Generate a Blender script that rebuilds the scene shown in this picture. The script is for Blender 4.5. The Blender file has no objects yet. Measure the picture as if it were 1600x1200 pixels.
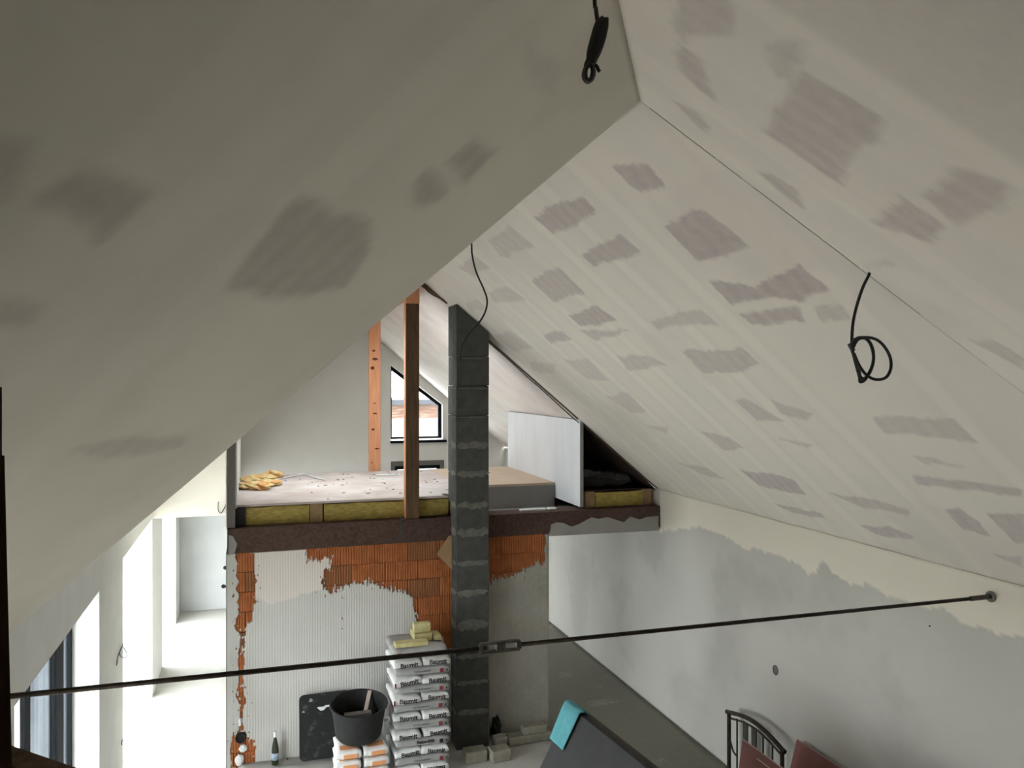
import bpy, bmesh, math, random
import numpy as np
from mathutils import Vector, Matrix
random.seed(7); RNG = np.random.RandomState(7)
C = bpy.context.scene.collection
PI = math.pi

# ------------------------------------------------------------------ camera
F = 1250.0                                   # focal length in pixels (1600 px wide frame)
TH = math.atan(404/F)                        # heading, right of +Y
c_, s_ = math.cos(TH), math.sin(TH)
H = 4.87                                     # eye height above the ground floor
cam = bpy.data.cameras.new('camera'); cam.sensor_width = 36; cam.lens = F/1600*36
cam.shift_y = -5/1600; cam.clip_start = .05; cam.clip_end = 300
co = bpy.data.objects.new('camera', cam); C.objects.link(co)
co.location = (0, 0, H); co.rotation_euler = (PI/2, 0, -TH)
bpy.context.scene.camera = co
# ------------------------------------------------------------------ sky + exposure
SKY = 9.4
w = bpy.data.worlds.new('overcast'); bpy.context.scene.world = w; w.use_nodes = True
bg = w.node_tree.nodes['Background']; bg.inputs[0].default_value = (1.0, .985, .965, 1); bg.inputs[1].default_value = SKY
vs = bpy.context.scene.view_settings
vs.view_transform = 'Standard'; vs.look = 'None'; vs.gamma = 1; vs.exposure = 1.0; vs.use_curve_mapping = False

def portal(corner, u, v, inward):
    """sky portal filling a window opening: corner + u + v span it, facing inward"""
    u = Vector(u); v = Vector(v); ctr = Vector(corner) + u/2 + v/2 + Vector((0, 0, H))
    l = bpy.data.lights.new('sky_portal', 'AREA'); l.shape = 'RECTANGLE'; l.size = u.length; l.size_y = v.length
    l.cycles.is_portal = True
    o = bpy.data.objects.new('sky_portal', l); C.objects.link(o)
    z = -Vector(inward).normalized(); x = u.normalized(); y = z.cross(x)
    m = Matrix((x, y, z)).transposed().to_4x4(); m.translation = ctr; o.matrix_world = m

# ------------------------------------------------------------------ pixel -> place
def ray(px, py):
    a = (px-800)/F
    return np.array([c_*a + s_, -s_*a + c_, (595-py)/F])
def onX(px, py, X): r = ray(px, py); return r*(X/r[0])
def onY(px, py, Y): r = ray(px, py); return r*(Y/r[1])
def onZ(px, py, Z): r = ray(px, py); return r*(Z/r[2])
def atD(px, py, d): return ray(px, py)*d
def onP(px, py, pl):                          # plane z = a x + b y + c
    a, b, c = pl; r = ray(px, py); return r*(c/(r[2]-a*r[0]-b*r[1]))

# ------------------------------------------------------------------ mesh helpers
class MB:
    def __init__(s): s.v = []; s.f = []
    def add(s, vs_, fs):
        n = len(s.v); s.v += [tuple(map(float, p)) for p in vs_]; s.f += [tuple(n+i for i in f) for f in fs]; return s
    def box(s, x0, x1, y0, y1, z0, z1):
        return s.add([(x0,y0,z0),(x1,y0,z0),(x1,y1,z0),(x0,y1,z0),(x0,y0,z1),(x1,y0,z1),(x1,y1,z1),(x0,y1,z1)],
                     [(0,3,2,1),(4,5,6,7),(0,1,5,4),(1,2,6,5),(2,3,7,6),(3,0,4,7)])
    def hexa(s, b, t):                        # 4 bottom + 4 top points
        return s.add(list(b)+list(t), [(0,3,2,1),(4,5,6,7),(0,1,5,4),(1,2,6,5),(2,3,7,6),(3,0,4,7)])
    def bar(s, p, q, w_, h_, up=(0,0,1)):
        p = Vector(p); q = Vector(q); d = (q-p).normalized(); a = d.cross(Vector(up))
        if a.length < 1e-4: a = d.cross(Vector((1,0,0)))
        a.normalize(); b = a.cross(d)
        cs = [(-1,-1),(1,-1),(1,1),(-1,1)]
        return s.hexa([p+a*i*w_/2+b*j*h_/2 for i,j in cs], [q+a*i*w_/2+b*j*h_/2 for i,j in cs])
    def prism(s, pts, off):                   # planar polygon pushed by off
        n = len(pts); off = np.array(off, float); P0 = [np.array(p, float) for p in pts]; P1 = [p+off for p in P0]
        return s.add(P0+P1, [tuple(range(n))[::-1], tuple(range(n, 2*n))]+[(i,(i+1)%n,(i+1)%n+n,i+n) for i in range(n)])
    def lathe(s, prof, ctr, n=32):
        vs_ = []; fs = []
        for r, z in prof:
            for k in range(n):
                a = 2*PI*k/n; vs_.append((ctr[0]+r*math.cos(a), ctr[1]+r*math.sin(a), ctr[2]+z))
        for i in range(len(prof)-1):
            for k in range(n): fs.append((i*n+k, i*n+(k+1)%n, (i+1)*n+(k+1)%n, (i+1)*n+k))
        if prof[0][0] > 1e-5: fs.append(tuple(range(n))[::-1])
        if prof[-1][0] > 1e-5: m = (len(prof)-1)*n; fs.append(tuple(range(m, m+n)))
        return s.add(vs_, fs)
    def tube(s, path, r, n=8, smooth=4):
        P = [Vector(p) for p in path]
        if smooth > 1 and len(P) > 2:         # Catmull-Rom
            Q = [P[0]*2-P[1]]+P+[P[-1]*2-P[-2]]; out = []
            for i in range(1, len(Q)-2):
                a, b, c, d = Q[i-1:i+3]
                for k in range(smooth):
                    t = k/smooth; out.append(.5*((2*b)+(c-a)*t+(2*a-5*b+4*c-d)*t*t+(3*b-a-3*c+d)*t**3))
            P = out+[P[-1]]
        vs_ = []; fs = []; prev = None
        for i, p in enumerate(P):
            d = (P[min(i+1,len(P)-1)]-P[max(i-1,0)]).normalized()
            if prev is None: a = d.orthogonal().normalized()
            else: a = (prev-d*prev.dot(d)).normalized()
            prev = a; b = d.cross(a)
            for k in range(n): t = 2*PI*k/n; vs_.append(p+a*r*math.cos(t)+b*r*math.sin(t))
        for i in range(len(P)-1):
            for k in range(n): fs.append((i*n+k, i*n+(k+1)%n, (i+1)*n+(k+1)%n, (i+1)*n+k))
        fs.append(tuple(range(n))[::-1]); m = (len(P)-1)*n; fs.append(tuple(range(m, m+n)))
        return s.add(vs_, fs)
def wloc(o):
    l = Vector((0,0,0))
    while o: l += o.location; o = o.parent
    return l
def tag(o, label=None, cat=None, group=None, kind=None):
    for k, v in (('label',label),('category',cat),('group',group),('kind',kind)):
        if v: o[k] = v
    return o
def build(name, mb, mat, parent=None, smooth=False, bevel=0, fix=True, **kw):
    me = bpy.data.meshes.new(name); v = np.array(mb.v, float)
    v[:,2] += H
    if parent: org = np.array(wloc(parent))
    else: org = np.array([(v[:,0].min()+v[:,0].max())/2, (v[:,1].min()+v[:,1].max())/2, v[:,2].min()])
    v -= org
    me.from_pydata([tuple(p) for p in v], [], mb.f)
    if fix:
        bm = bmesh.new(); bm.from_mesh(me); bmesh.ops.recalc_face_normals(bm, faces=bm.faces); bm.to_mesh(me); bm.free()
    if smooth: me.polygons.foreach_set('use_smooth', [True]*len(me.polygons))
    me.materials.append(mat)
    o = bpy.data.objects.new(name, me); C.objects.link(o)
    if parent: o.parent = parent
    else: o.location = org
    if bevel:
        b = o.modifiers.new('bevel','BEVEL'); b.width = bevel; b.segments = 2; b.limit_method = 'ANGLE'
    return tag(o, **kw)
def empty(name, loc, **kw):
    o = bpy.data.objects.new(name, None); C.objects.link(o); o.location = (loc[0], loc[1], loc[2]+H); o.empty_display_size = .1
    return tag(o, **kw)

# ------------------------------------------------------------------ materials
def mat(name, col, rough=.85, col2=None, scale=4, stretch=(1,1,1), bump=0, bscale=40, metal=0, detail=5, lo=.35, hi=.65, spec=.3, fine=.0):
    m = bpy.data.materials.new(name); m.use_nodes = True; nt = m.node_tree; N = nt.nodes; L = nt.links
    b = N['Principled BSDF']; b.inputs['Base Color'].default_value = (*col, 1); b.inputs['Roughness'].default_value = rough
    b.inputs['Metallic'].default_value = metal; b.inputs['Specular IOR Level'].default_value = spec
    tc = N.new('ShaderNodeTexCoord'); mp = N.new('ShaderNodeMapping'); mp.inputs['Scale'].default_value = stretch
    L.new(tc.outputs['Object'], mp.inputs[0]); m['x'] = 1
    out = None
    if col2:
        n = N.new('ShaderNodeTexNoise'); n.inputs['Scale'].default_value = scale; n.inputs['Detail'].default_value = detail
        L.new(mp.outputs[0], n.inputs['Vector'])
        r = N.new('ShaderNodeMapRange'); r.inputs[1].default_value = lo; r.inputs[2].default_value = hi
        L.new(n.outputs[0], r.inputs[0])
        x = N.new('ShaderNodeMix'); x.data_type = 'RGBA'; x.inputs[6].default_value = (*col,1); x.inputs[7].default_value = (*col2,1)
        L.new(r.outputs[0], x.inputs[0]); L.new(x.outputs[2], b.inputs['Base Color']); out = x
    if bump:
        n = N.new('ShaderNodeTexNoise'); n.inputs['Scale'].default_value = bscale; n.inputs['Detail'].default_value = 6
        L.new(mp.outputs[0], n.inputs['Vector'])
        bu = N.new('ShaderNodeBump'); bu.inputs['Strength'].default_value = bump; bu.inputs['Distance'].default_value = .01
        L.new(n.outputs[0], bu.inputs['Height']); L.new(bu.outputs[0], b.inputs['Normal'])
    return m
def attr_mat(name, base, base2, patch, band, rough=.9, bump=.12, bscale=30, nscale=1.2, rib=0, third=None):
    """paint driven by the 'filler' attribute: R patches of bare filler, G taped joints, B a third coat"""
    m = mat(name, base, rough, base2, nscale, bump=bump, bscale=bscale); nt = m.node_tree; N = nt.nodes; L = nt.links
    b = N['Principled BSDF']; src = b.inputs['Base Color'].links[0].from_socket
    a = N.new('ShaderNodeAttribute'); a.attribute_name = 'filler'; sp = N.new('ShaderNodeSeparateColor'); L.new(a.outputs['Color'], sp.inputs[0])
    n2 = N.new('ShaderNodeTexNoise'); n2.inputs['Scale'].default_value = 14; n2.inputs['Detail'].default_value = 4
    tc = N.new('ShaderNodeTexCoord'); L.new(tc.outputs['Object'], n2.inputs['Vector'])
    def mixin(src, fac, colr):
        x = N.new('ShaderNodeMix'); x.data_type = 'RGBA'; x.inputs[7].default_value = (*colr,1)
        L.new(src, x.inputs[6]); L.new(fac, x.inputs[0]); return x.outputs[2]
    src = mixin(src, sp.outputs[1], band)
    if third: src = mixin(src, sp.outputs[2], third)
    mm = N.new('ShaderNodeMath'); mm.operation = 'MULTIPLY'
    r = N.new('ShaderNodeMapRange'); r.inputs[1].default_value = .2; r.inputs[2].default_value = .6; r.inputs[3].default_value = .75
    L.new(n2.outputs[0], r.inputs[0]); L.new(r.outputs[0], mm.inputs[0]); L.new(sp.outputs[0], mm.inputs[1])
    src = mixin(src, mm.outputs[0], patch)
    L.new(src, b.inputs['Base Color'])
    if rib:
        wv = N.new('ShaderNodeTexWave'); wv.wave_type = 'BANDS'; wv.bands_direction = 'X'; wv.inputs['Scale'].default_value = rib
        wv.inputs['Distortion'].default_value = .6; wv.inputs['Detail Scale'].default_value = .5
        L.new(tc.outputs['Object'], wv.inputs['Vector'])
        bu = N.new('ShaderNodeBump'); bu.inputs['Strength'].default_value = .35; bu.inputs['Distance'].default_value = .006
        L.new(wv.outputs[0], bu.inputs['Height']); L.new(b.inputs['Normal'].links[0].from_socket, bu.inputs['Normal']); L.new(bu.outputs[0], b.inputs['Normal'])
    return m
M = {}
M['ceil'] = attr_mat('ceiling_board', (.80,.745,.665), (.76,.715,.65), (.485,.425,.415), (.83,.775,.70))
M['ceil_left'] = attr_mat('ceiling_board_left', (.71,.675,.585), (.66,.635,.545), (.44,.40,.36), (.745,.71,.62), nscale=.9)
M['loftceil'] = mat('loft_ceiling_board', (.88,.83,.79), .9, (.78,.71,.67), 1.6, bump=.1)
M['rwall'] = attr_mat('right_wall_render', (.50,.485,.445), (.54,.525,.485), (.38,.37,.34), (.60,.58,.55), bump=.25, bscale=60, nscale=.8, third=(.74,.69,.59))
M['white'] = mat('white_plaster', (.80,.80,.78), .9, (.76,.76,.745), 3, bump=.1)
M['cream'] = mat('cream_plaster', (.84,.81,.74), .9, (.82,.79,.72), 3, bump=.1)
M['gable'] = mat('gable_grey_plaster', (.68,.655,.615), .92, (.71,.685,.645), 2, bump=.15)
M['lowgable'] = mat('lower_gable_plaster', (.60,.61,.61), .92, (.56,.57,.57), 2, bump=.1)
M['floor'] = attr_mat('screed', (.46,.45,.42), (.50,.49,.46), (.185,.178,.143), (.36,.35,.31), bump=.25, bscale=25, nscale=1.3)
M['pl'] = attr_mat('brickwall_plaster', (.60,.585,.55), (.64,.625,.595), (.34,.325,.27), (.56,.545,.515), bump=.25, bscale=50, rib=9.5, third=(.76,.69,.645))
M['brick'] = mat('clay_block', (.50,.17,.06), .9, (.38,.125,.045), 6, bump=.4, bscale=60)
M['brickd'] = mat('clay_block_dark', (.30,.125,.055), .9, (.36,.14,.06), 6, bump=.4, bscale=60)
M['mortar'] = mat('joint_mortar', (.12,.065,.04), .95)
M['brown'] = mat('brown_bitumen', (.065,.034,.027), .8, (.10,.062,.05), 30, bump=.5, bscale=70)
M['chim'] = mat('chimney_block', (.060,.062,.058), .9, (.085,.087,.080), 9, bump=.5, bscale=80)
M['smear'] = mat('mortar_smear', (.19,.185,.165), .95, (.13,.13,.115), 14, bump=.5, bscale=60)
M['woodd'] = mat('old_timber', (.085,.050,.030), .8, (.15,.085,.045), 5, stretch=(6,6,.6), bump=.3)
M['woodo'] = mat('fresh_pine', (.62,.27,.13), .7, (.70,.34,.18), 6, stretch=(6,6,.5), bump=.15)
M['knot'] = mat('knot', (.12,.035,.015), .7)
M['woodb'] = mat('joist_wood', (.36,.25,.13), .8, (.28,.18,.09), 8, stretch=(1,1,5))
M['wool'] = mat('mineral_wool', (.50,.40,.12), .95, (.36,.27,.075), 12, stretch=(1,1,3), bump=.8, bscale=45)
M['woolp'] = mat('pale_wool', (.62,.56,.30), .95, (.50,.44,.20), 12, bump=.8, bscale=45)
M['wooly'] = mat('wool_scrap', (.80,.66,.33), .95, (.82,.42,.17), 9, bump=.9, bscale=30, lo=.45, hi=.6)
M['chip'] = mat('loft_board', (.50,.42,.38), .85, (.64,.585,.56), 2.2, bump=.15, bscale=30)
M['chipt'] = mat('tan_board', (.62,.49,.37), .8, (.58,.45,.34), 3)
M['debris'] = mat('debris', (.10,.07,.05), .9)
M['gypg'] = mat('grey_board_edge', (.33,.315,.30), .9, (.30,.29,.27), 4)
M['gypw'] = mat('white_board', (.76,.775,.795), .8, (.72,.735,.755), 5, stretch=(1,1,.2))
M['dark'] = mat('dark_gap', (.02,.019,.018), .9)
M['anth'] = mat('anthracite_frame', (.006,.007,.009), .7, spec=.1)
M['sill'] = mat('aluminium_sill', (.55,.57,.60), .35, metal=.6)
M['steel'] = mat('tie_rod_steel', (.022,.019,.015), .5, (.045,.033,.022), 20, metal=.6)
M['galv'] = mat('cast_turnbuckle', (.10,.095,.08), .55, (.06,.055,.045), 20, metal=.5)
M['cable'] = mat('black_cable', (.008,.008,.008), .45, spec=.5)
M['plast'] = mat('grey_plastic', (.14,.13,.12), .6)
M['black'] = mat('black_rubber', (.014,.014,.014), .65, (.022,.022,.022), 10, bump=.2)
M['board'] = mat('black_board', (.020,.020,.021), .75, (.11,.11,.11), 9, lo=.56, hi=.78, bump=.3)
M['paint'] = mat('white_splash', (.8,.8,.8), .8)
M['glassg'] = mat('green_bottle', (.020,.028,.010), .12, spec=.6)
M['foilw'] = mat('bottle_capsule', (.75,.76,.78), .4)
M['labelb'] = mat('bottle_label', (.30,.36,.46), .6)
M['sack'] = mat('paper_sack_white', (.80,.80,.785), .8, (.72,.72,.71), 6, bump=.35, bscale=14)
M['sackg'] = mat('paper_sack_grey', (.33,.325,.315), .8, (.39,.385,.37), 6, bump=.4, bscale=12)
M['ink'] = mat('black_print', (.02,.02,.02), .7)
M['inkg'] = mat('grey_print', (.07,.07,.07), .8)
M['inkr'] = mat('red_print', (.22,.035,.035), .8)
M['inko'] = mat('orange_print', (.72,.33,.15), .7)
M['sacko'] = mat('orange_white_sack', (.80,.79,.77), .8, (.74,.73,.71), 6, bump=.3, bscale=12)
M['teal'] = mat('teal_cloth', (.075,.27,.30), .95, (.10,.31,.34), 20, bump=.6, bscale=60)
M['slate'] = mat('slate_grey_sheet', (.031,.030,.032), .85, (.036,.035,.036), 6)
M['slatee'] = mat('brown_sheet_edge', (.06,.045,.035), .85)
M['pink'] = mat('pink_plasterboard', (.23,.10,.09), .9, (.20,.09,.08), 4)
M['pinke'] = mat('board_edge', (.42,.33,.29), .9)
M['rust'] = mat('dark_rattan', (.020,.015,.010), .8, (.04,.03,.02), 25, bump=.4)
M['rustic'] = mat('bench_panel', (.055,.052,.038), .8)
M['stone'] = mat('aerated_block', (.30,.28,.23), .95, (.24,.22,.17), 10, bump=.6, bscale=40)
M['card'] = mat('cardboard', (.42,.27,.15), .85, (.38,.24,.13), 6)
M['yel'] = mat('pale_yellow_sheet', (.72,.74,.50), .8)
M['ground'] = mat('outside_ground', (.42,.42,.41), .95)
M['nwall'] = mat('outside_white_wall', (.22,.22,.215), .9)
M['nbrick'] = mat('outside_brick', (.085,.038,.026), .9, (.14,.10,.075), 3, stretch=(1,1,6))
M['nroof'] = mat('outside_roof', (.035,.037,.043), .9)
M['membrane'] = mat('brown_membrane', (.035,.020,.015), .8)
# foil: crinkled aluminium
M['foil'] = mat('vapour_foil', (.93,.94,.95), .2, (.7,.7,.7), 5, bump=.3, bscale=14, metal=.9)
# glass: thin clear pane
g = bpy.data.materials.new('window_glass'); g.use_nodes = True; N = g.node_tree.nodes; L = g.node_tree.links
N.remove(N['Principled BSDF']); t_ = N.new('ShaderNodeBsdfTransparent'); t_.inputs[0].default_value = (.90,.94,.96,1); gl = N.new('ShaderNodeBsdfGlossy'); gl.inputs['Roughness'].default_value = .02
mx = N.new('ShaderNodeMixShader'); mx.inputs[0].default_value = .07
L.new(t_.outputs[0], mx.inputs[1]); L.new(gl.outputs[0], mx.inputs[2]); L.new(mx.outputs[0], N['Material Output'].inputs[0]); M['glass'] = g

# ------------------------------------------------------------------ the roof's geometry
XR, ZR, SR = 1.97, 1.497, .83                # far wing: ridge and right pitch
XW, XL, ZE = 5.70, -1.48, -1.60              # right wall, left wall, eaves height
YG, YF = 18.2, 10.56                         # far gable, loft front
PL_FAR = (-SR, 0, ZR+SR*XR)
rx, ry = .519, .8548                         # near wing: ridge heading
NC = .795
PP = np.array([XR, 3.86, ZR])
PL_R = (-NC*ry, NC*rx, ZR+NC*(ry*PP[0]-rx*PP[1]))
PL_L = (NC*ry, -NC*rx, ZR-NC*(ry*PP[0]-rx*PP[1]))
e3 = 3.896/1.0                               # fall distance to the eaves of the near wing
Y3 = PP[1] - ((e3 - ry*(XW-XR))/rx)
E3 = np.array([XW, Y3, ZE]); EL = np.array([XL, PP[1]+(e3-ry*(XR-XL))/rx, ZE])
RV = np.array([rx, ry, 0]); BACK = 8.6

def vnoise(x, y, f, seed=0):                 # smooth value noise
    x = np.asarray(x)*f+seed*17.3; y = np.asarray(y)*f+seed*5.1
    xi = np.floor(x).astype(int); yi = np.floor(y).astype(int); fx = x-xi; fy = y-yi
    fx = fx*fx*(3-2*fx); fy = fy*fy*(3-2*fy)
    def h(a, b):
        n = (a*374761393+b*668265263+seed*1442695) & 0x7fffffff; n = ((n ^ (n >> 13))*1274126177) & 0x7fffffff
        return ((n ^ (n >> 16)) & 0xffff)/65535.0
    return (h(xi,yi)*(1-fx)+h(xi+1,yi)*fx)*(1-fy)+(h(xi,yi+1)*(1-fx)+h(xi+1,yi+1)*fx)*fy*1.0
def sdist(px, py, poly):                     # signed distance, inside positive
    poly = np.asarray(poly); n = len(poly); d = np.full(px.shape, 1e9); ins = np.zeros(px.shape, bool)
    for i in range(n):
        a = poly[i]; b = poly[(i+1)%n]; e = b-a
        t = np.clip(((px-a[0])*e[0]+(py-a[1])*e[1])/(e@e+1e-12), 0, 1)
        d = np.minimum(d, np.hypot(px-a[0]-t*e[0], py-a[1]-t*e[1]))
        cnd = ((a[1] > py) != (b[1] > py)); 
        with np.errstate(divide='ignore', invalid='ignore'): xi = a[0]+(py-a[1])*e[0]/(e[1] if abs(e[1]) > 1e-12 else 1e-12)
        ins ^= (cnd & (px < xi))
    return np.where(ins, d, -d)
def sst(x, a, b): t = np.clip((x-a)/(b-a), 0, 1); return t*t*(3-2*t)

def grid_quad(name, A, B, Cc, D, nu, nv, mat_, maskfn=None, parent=None, **kw):
    """bilinear sheet A-B (u) / D-C, with 'filler' attribute from maskfn(x, y, z)"""
    u = np.linspace(0,1,nu+1)[:,None,None]; v = np.linspace(0,1,nv+1)[None,:,None]
    P = (1-u)*(1-v)*np.array(A)+u*(1-v)*np.array(B)+u*v*np.array(Cc)+(1-u)*v*np.array(D); P = P.reshape(-1,3)
    col = maskfn(P) if maskfn else None
    me = bpy.data.meshes.new(name); i, j = np.meshgrid(np.arange(nu), np.arange(nv), indexing='ij'); a = (i*(nv+1)+j).ravel()
    q = np.stack([a, a+1, a+nv+2, a+nv+1], 1)
    org = P.mean(0); V = P-org; nrm = np.cross(np.array(B)-np.array(A), np.array(D)-np.array(A)); inward = nrm@(np.array([1.8,6,-2])-np.array(A)) > 0; V = V.astype(np.float32)
    me.vertices.add(len(V)); me.vertices.foreach_set('co', V.ravel()); me.loops.add(q.size); me.loops.foreach_set('vertex_index', q.ravel().astype(np.int32))
    me.polygons.add(len(q)); me.polygons.foreach_set('loop_start', np.arange(0, q.size, 4, dtype=np.int32)); me.update(calc_edges=True)
    if col is not None:
        at = me.color_attributes.new('filler', 'FLOAT_COLOR', 'POINT'); at.data.foreach_set('color', col.astype(np.float32).ravel())
    me.materials.append(mat_)
    o = bpy.data.objects.new(name, me); C.objects.link(o); o.location = Vector(org)+Vector((0,0,H))
    sol = o.modifiers.new('thick','SOLIDIFY'); sol.thickness = .03; sol.offset = 1 if inward else -1
    if parent: o.parent = parent; o.location = o.location - wloc(parent)
    return tag(o, **kw)

P_FAR = [[(962,262),(1012,256),(1040,287),(1005,301),(985,288)],[(835,340),(870,320),(915,310),(932,332),(900,350),(865,365)],
 [(911,400),(967,365),(1000,392),(930,417)],[(830,440),(872,417),(912,457),(865,472)],[(1037,352),(1095,325),(1172,387),(1130,400),(1090,407)],
 [(1110,440),(1175,448),(1247,410),(1292,450),(1250,470),(1200,460),(1145,477)],[(1155,490),(1245,477),(1255,500),(1170,505)],[(1272,480),(1310,475),(1325,497),(1280,500)],
 [(890,495),(935,480),(965,502),(907,510)],[(907,517),(985,517),(930,532)],[(850,525),(877,517),(892,530),(860,535)],[(1015,502),(1095,482),(1120,505),(1025,512)],
 [(965,557),(1010,555),(1045,572),(980,577)],[(1065,547),(1160,545),(1182,565),(1160,580),(1100,583)],[(760,375),(797,354),(833,383),(785,404)],[(714,417),(743,400),(764,415),(739,431)],
 [(764,458),(789,446),(822,469),(772,473)],[(727,475),(747,469),(762,483),(735,487)],[(772,525),(797,517),(835,544),(802,548)],[(827,567),(868,567),(868,583),(835,581)],
 [(881,562),(918,560),(952,594),(918,592)],[(947,621),(981,612),(1010,644),(985,644)],[(1148,625),(1158,619),(1187,636),(1225,658),(1183,658)],[(1206,625),(1269,646),(1258,656),(1221,646)],
 [(1360,652),(1429,652),(1492,656),(1529,690),(1450,681),(1379,675)],[(1008,665),(1046,669),(1042,679)],[(1094,674),(1137,681),(1162,700),(1129,702)],[(1212,684),(1271,695),(1267,702)],
 [(1429,713),(1508,726),(1450,727)],[(1425,744),(1437,744),(1550,757),(1600,766),(1600,775),(1533,767),(1433,758)],[(1060,724),(1104,730),(1133,748),(1108,744)],
 [(1158,736),(1208,741),(1242,752),(1258,773),(1221,767),(1183,756)],[(1298,772),(1367,780),(1421,796),(1421,806),(1350,792)],[(1208,787),(1283,803),(1292,811),(1242,803)],
 [(1344,820),(1392,824),(1429,839),(1408,842),(1367,833)],[(1475,794),(1496,792),(1525,812),(1546,837),(1504,829)],[(1542,804),(1600,802),(1600,846),(1583,846)],[(1550,866),(1600,870),(1600,885)]]
P_RGT = [[(1050,-20),(1135,-20),(1140,55),(1120,57),(1065,65)],[(1060,68),(1090,90),(1125,165),(1100,145),(1065,110)],[(1192,205),(1250,105),(1380,190),(1340,235),(1310,285)],
 [(1190,65),(1250,60),(1232,115),(1210,118)],[(1050,157),(1080,168),(1112,200),(1105,210)],[(1180,265),(1200,267),(1240,293),(1252,324),(1215,297)],
 [(1435,302),(1495,265),(1565,285),(1560,310),(1485,347)],[(1360,345),(1410,310),(1470,350),(1455,380),(1400,360)],[(1515,530),(1550,530),(1600,560),(1600,577)],[(1352,418),(1385,400),(1392,412)]]
P_LFT = [[(355,452),(445,330),(465,312),(570,355),(568,400),(540,445),(470,465)],[(645,290),(660,268),(680,268),(697,300),(675,313),(650,305)],[(708,245),(740,218),(768,240),(735,282)],
 [(60,310),(130,270),(220,310),(170,370)],[(-60,225),(45,235),(20,300),(-60,345)],[(115,705),(200,688),(290,683),(285,697),(160,720)],[(-60,480),(60,478),(50,500),(-60,512)],[(820,70),(880,100),(870,150),(830,120)]]
W_FAR = [.9]*3+[.8]+[1,1,.9,.55,.95,.7,.8,.6,.6,.75,.6,.6,.5,.5,.55,.4,.5,.5,.65,.6,.6,.5,.65,.5,.55,.8,.6,.9,.7,.8,.8,.9,.8,.7]
W_RGT = [.7,.85,.85,.6,.75,.8,.8,.85,.6,.5]; W_LFT = [.9,.85,.85,.8,.6,.7,.6,.3]
def make_mask(polys, ws, pl, fu, bands, bw, soft=.014, gs=.6, tone=None):
    """polys in photo pixels, put on the roof plane pl; bands: positions of taped joints along fu"""
    Q = [np.array([fu(onP(x, y, pl)) for x, y in p]) for p in polys]
    def fn(P):
        UV = np.stack(fu(P.T), 1); U = UV[:,0]; V = UV[:,1]; R = np.zeros(len(U))
        ju = (vnoise(U,V,6,1)-.5)*.04+(vnoise(U,V,30,2)-.5)*.018; jv = (vnoise(U,V,6,3)-.5)*.04+(vnoise(U,V,30,4)-.5)*.018
        for p, w_ in zip(Q, ws):
            lo = p.min(0)-.15; hi = p.max(0)+.15; k = np.where((U>lo[0])&(U<hi[0])&(V>lo[1])&(V<hi[1]))[0]
            if not len(k): continue
            d = sdist(U[k]+ju[k], V[k]+jv[k], p)
            tr = .93+.07*np.sin(V[k]*0+U[k]*38+3*vnoise(U[k],V[k],3,9))
            R[k] = np.maximum(R[k], sst(d, -soft, soft*.5)*w_*tr)
        R = np.maximum(R, .16*sst(vnoise(U,V,1.1,11)+.25*vnoise(U,V,6,12), .72, .95))
        G = np.zeros(len(U))
        for b in bands:
            e = np.abs(U-b+.03*(vnoise(V,U,2,5)-.5)); G = np.maximum(G, gs*(1-sst(e, bw*.4, bw)))
            R = np.maximum(R, .18*gs*(sst(e, bw*.7, bw)*(1-sst(e, bw*1.1, bw*2.2)))*(.4+.6*vnoise(U,V,2,8)))
        if tone: R = np.maximum(R, tone(U, V))
        c = np.stack([R*.95, G, np.zeros(len(U)), np.ones(len(U))], 1); return c
    return fn
fu_far = lambda p: (p[1], p[0])
fu_near = lambda p: (p[0]*rx+p[1]*ry, p[0]*ry-p[1]*rx)
mk_far = make_mask(P_FAR, W_FAR, PL_FAR, fu_far, [3.75+1.22*k for k in range(-1,7)]+[3.75+.61+1.22*k for k in range(1,7)], .10)
sb = [fu_near(onP(x,y,PL_R))[0] for x,y in ((1300,89),(1165,198),(1500,445))]
mk_rgt = make_mask(P_RGT, W_RGT, PL_R, fu_near, sb, .09, soft=.03, tone=lambda U, V: .30*sst(sb[0]-.08-U, -.03, .05)+.08*(U < sb[1]-.05))
sl = [fu_near(onP(x,y,PL_L))[0] for x,y in ((560,170),(150,330))]
mk_lft = make_mask(P_LFT, W_LFT, PL_L, fu_near, [sl[0]-.25, sl[0]+.22, sl[1]], .16, soft=.05, gs=.4)

def loft(x, y): return np.array([x, y, ZR-SR*(x-XR)])
YB = 10.62
grid_quad('ceiling', PP, loft(XR,YB), loft(XW,YB), E3, 420, 200, M['ceil'], mk_far, kind='structure')
grid_quad('ceiling', PP, E3, E3-RV*BACK, PP-RV*BACK, 170, 360, M['ceil'], mk_rgt, kind='structure')
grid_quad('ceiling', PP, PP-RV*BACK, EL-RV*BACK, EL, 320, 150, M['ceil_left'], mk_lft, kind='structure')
UPZ = np.array([0,0,.035])
grid_quad('ceiling', loft(XR,YB)+UPZ, loft(XR,YG)+UPZ, loft(XW,YG)+UPZ, loft(XW,YB)+UPZ, 8, 4, M['loftceil'], kind='structure')
def LS(x, y, dz=0): return np.array([x, y, ZR-(ZR-ZE)/(XR-XL)*(XR-x)+dz])
SK = [(-1.00, -.72, 11.5, 12.2), (.40, 1.15, 11.0, 13.0)]  # first skylight is unseen, added to brighten the cream wall and left floor
grid_quad('ceiling', PP, EL, LS(XL,11.0), LS(XR,11.0), 4, 4, M['loftceil'], kind='structure')
grid_quad('ceiling', LS(XR,13.0), LS(XL,13.0), LS(XL,YG), LS(XR,YG), 4, 4, M['loftceil'], kind='structure')
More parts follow.
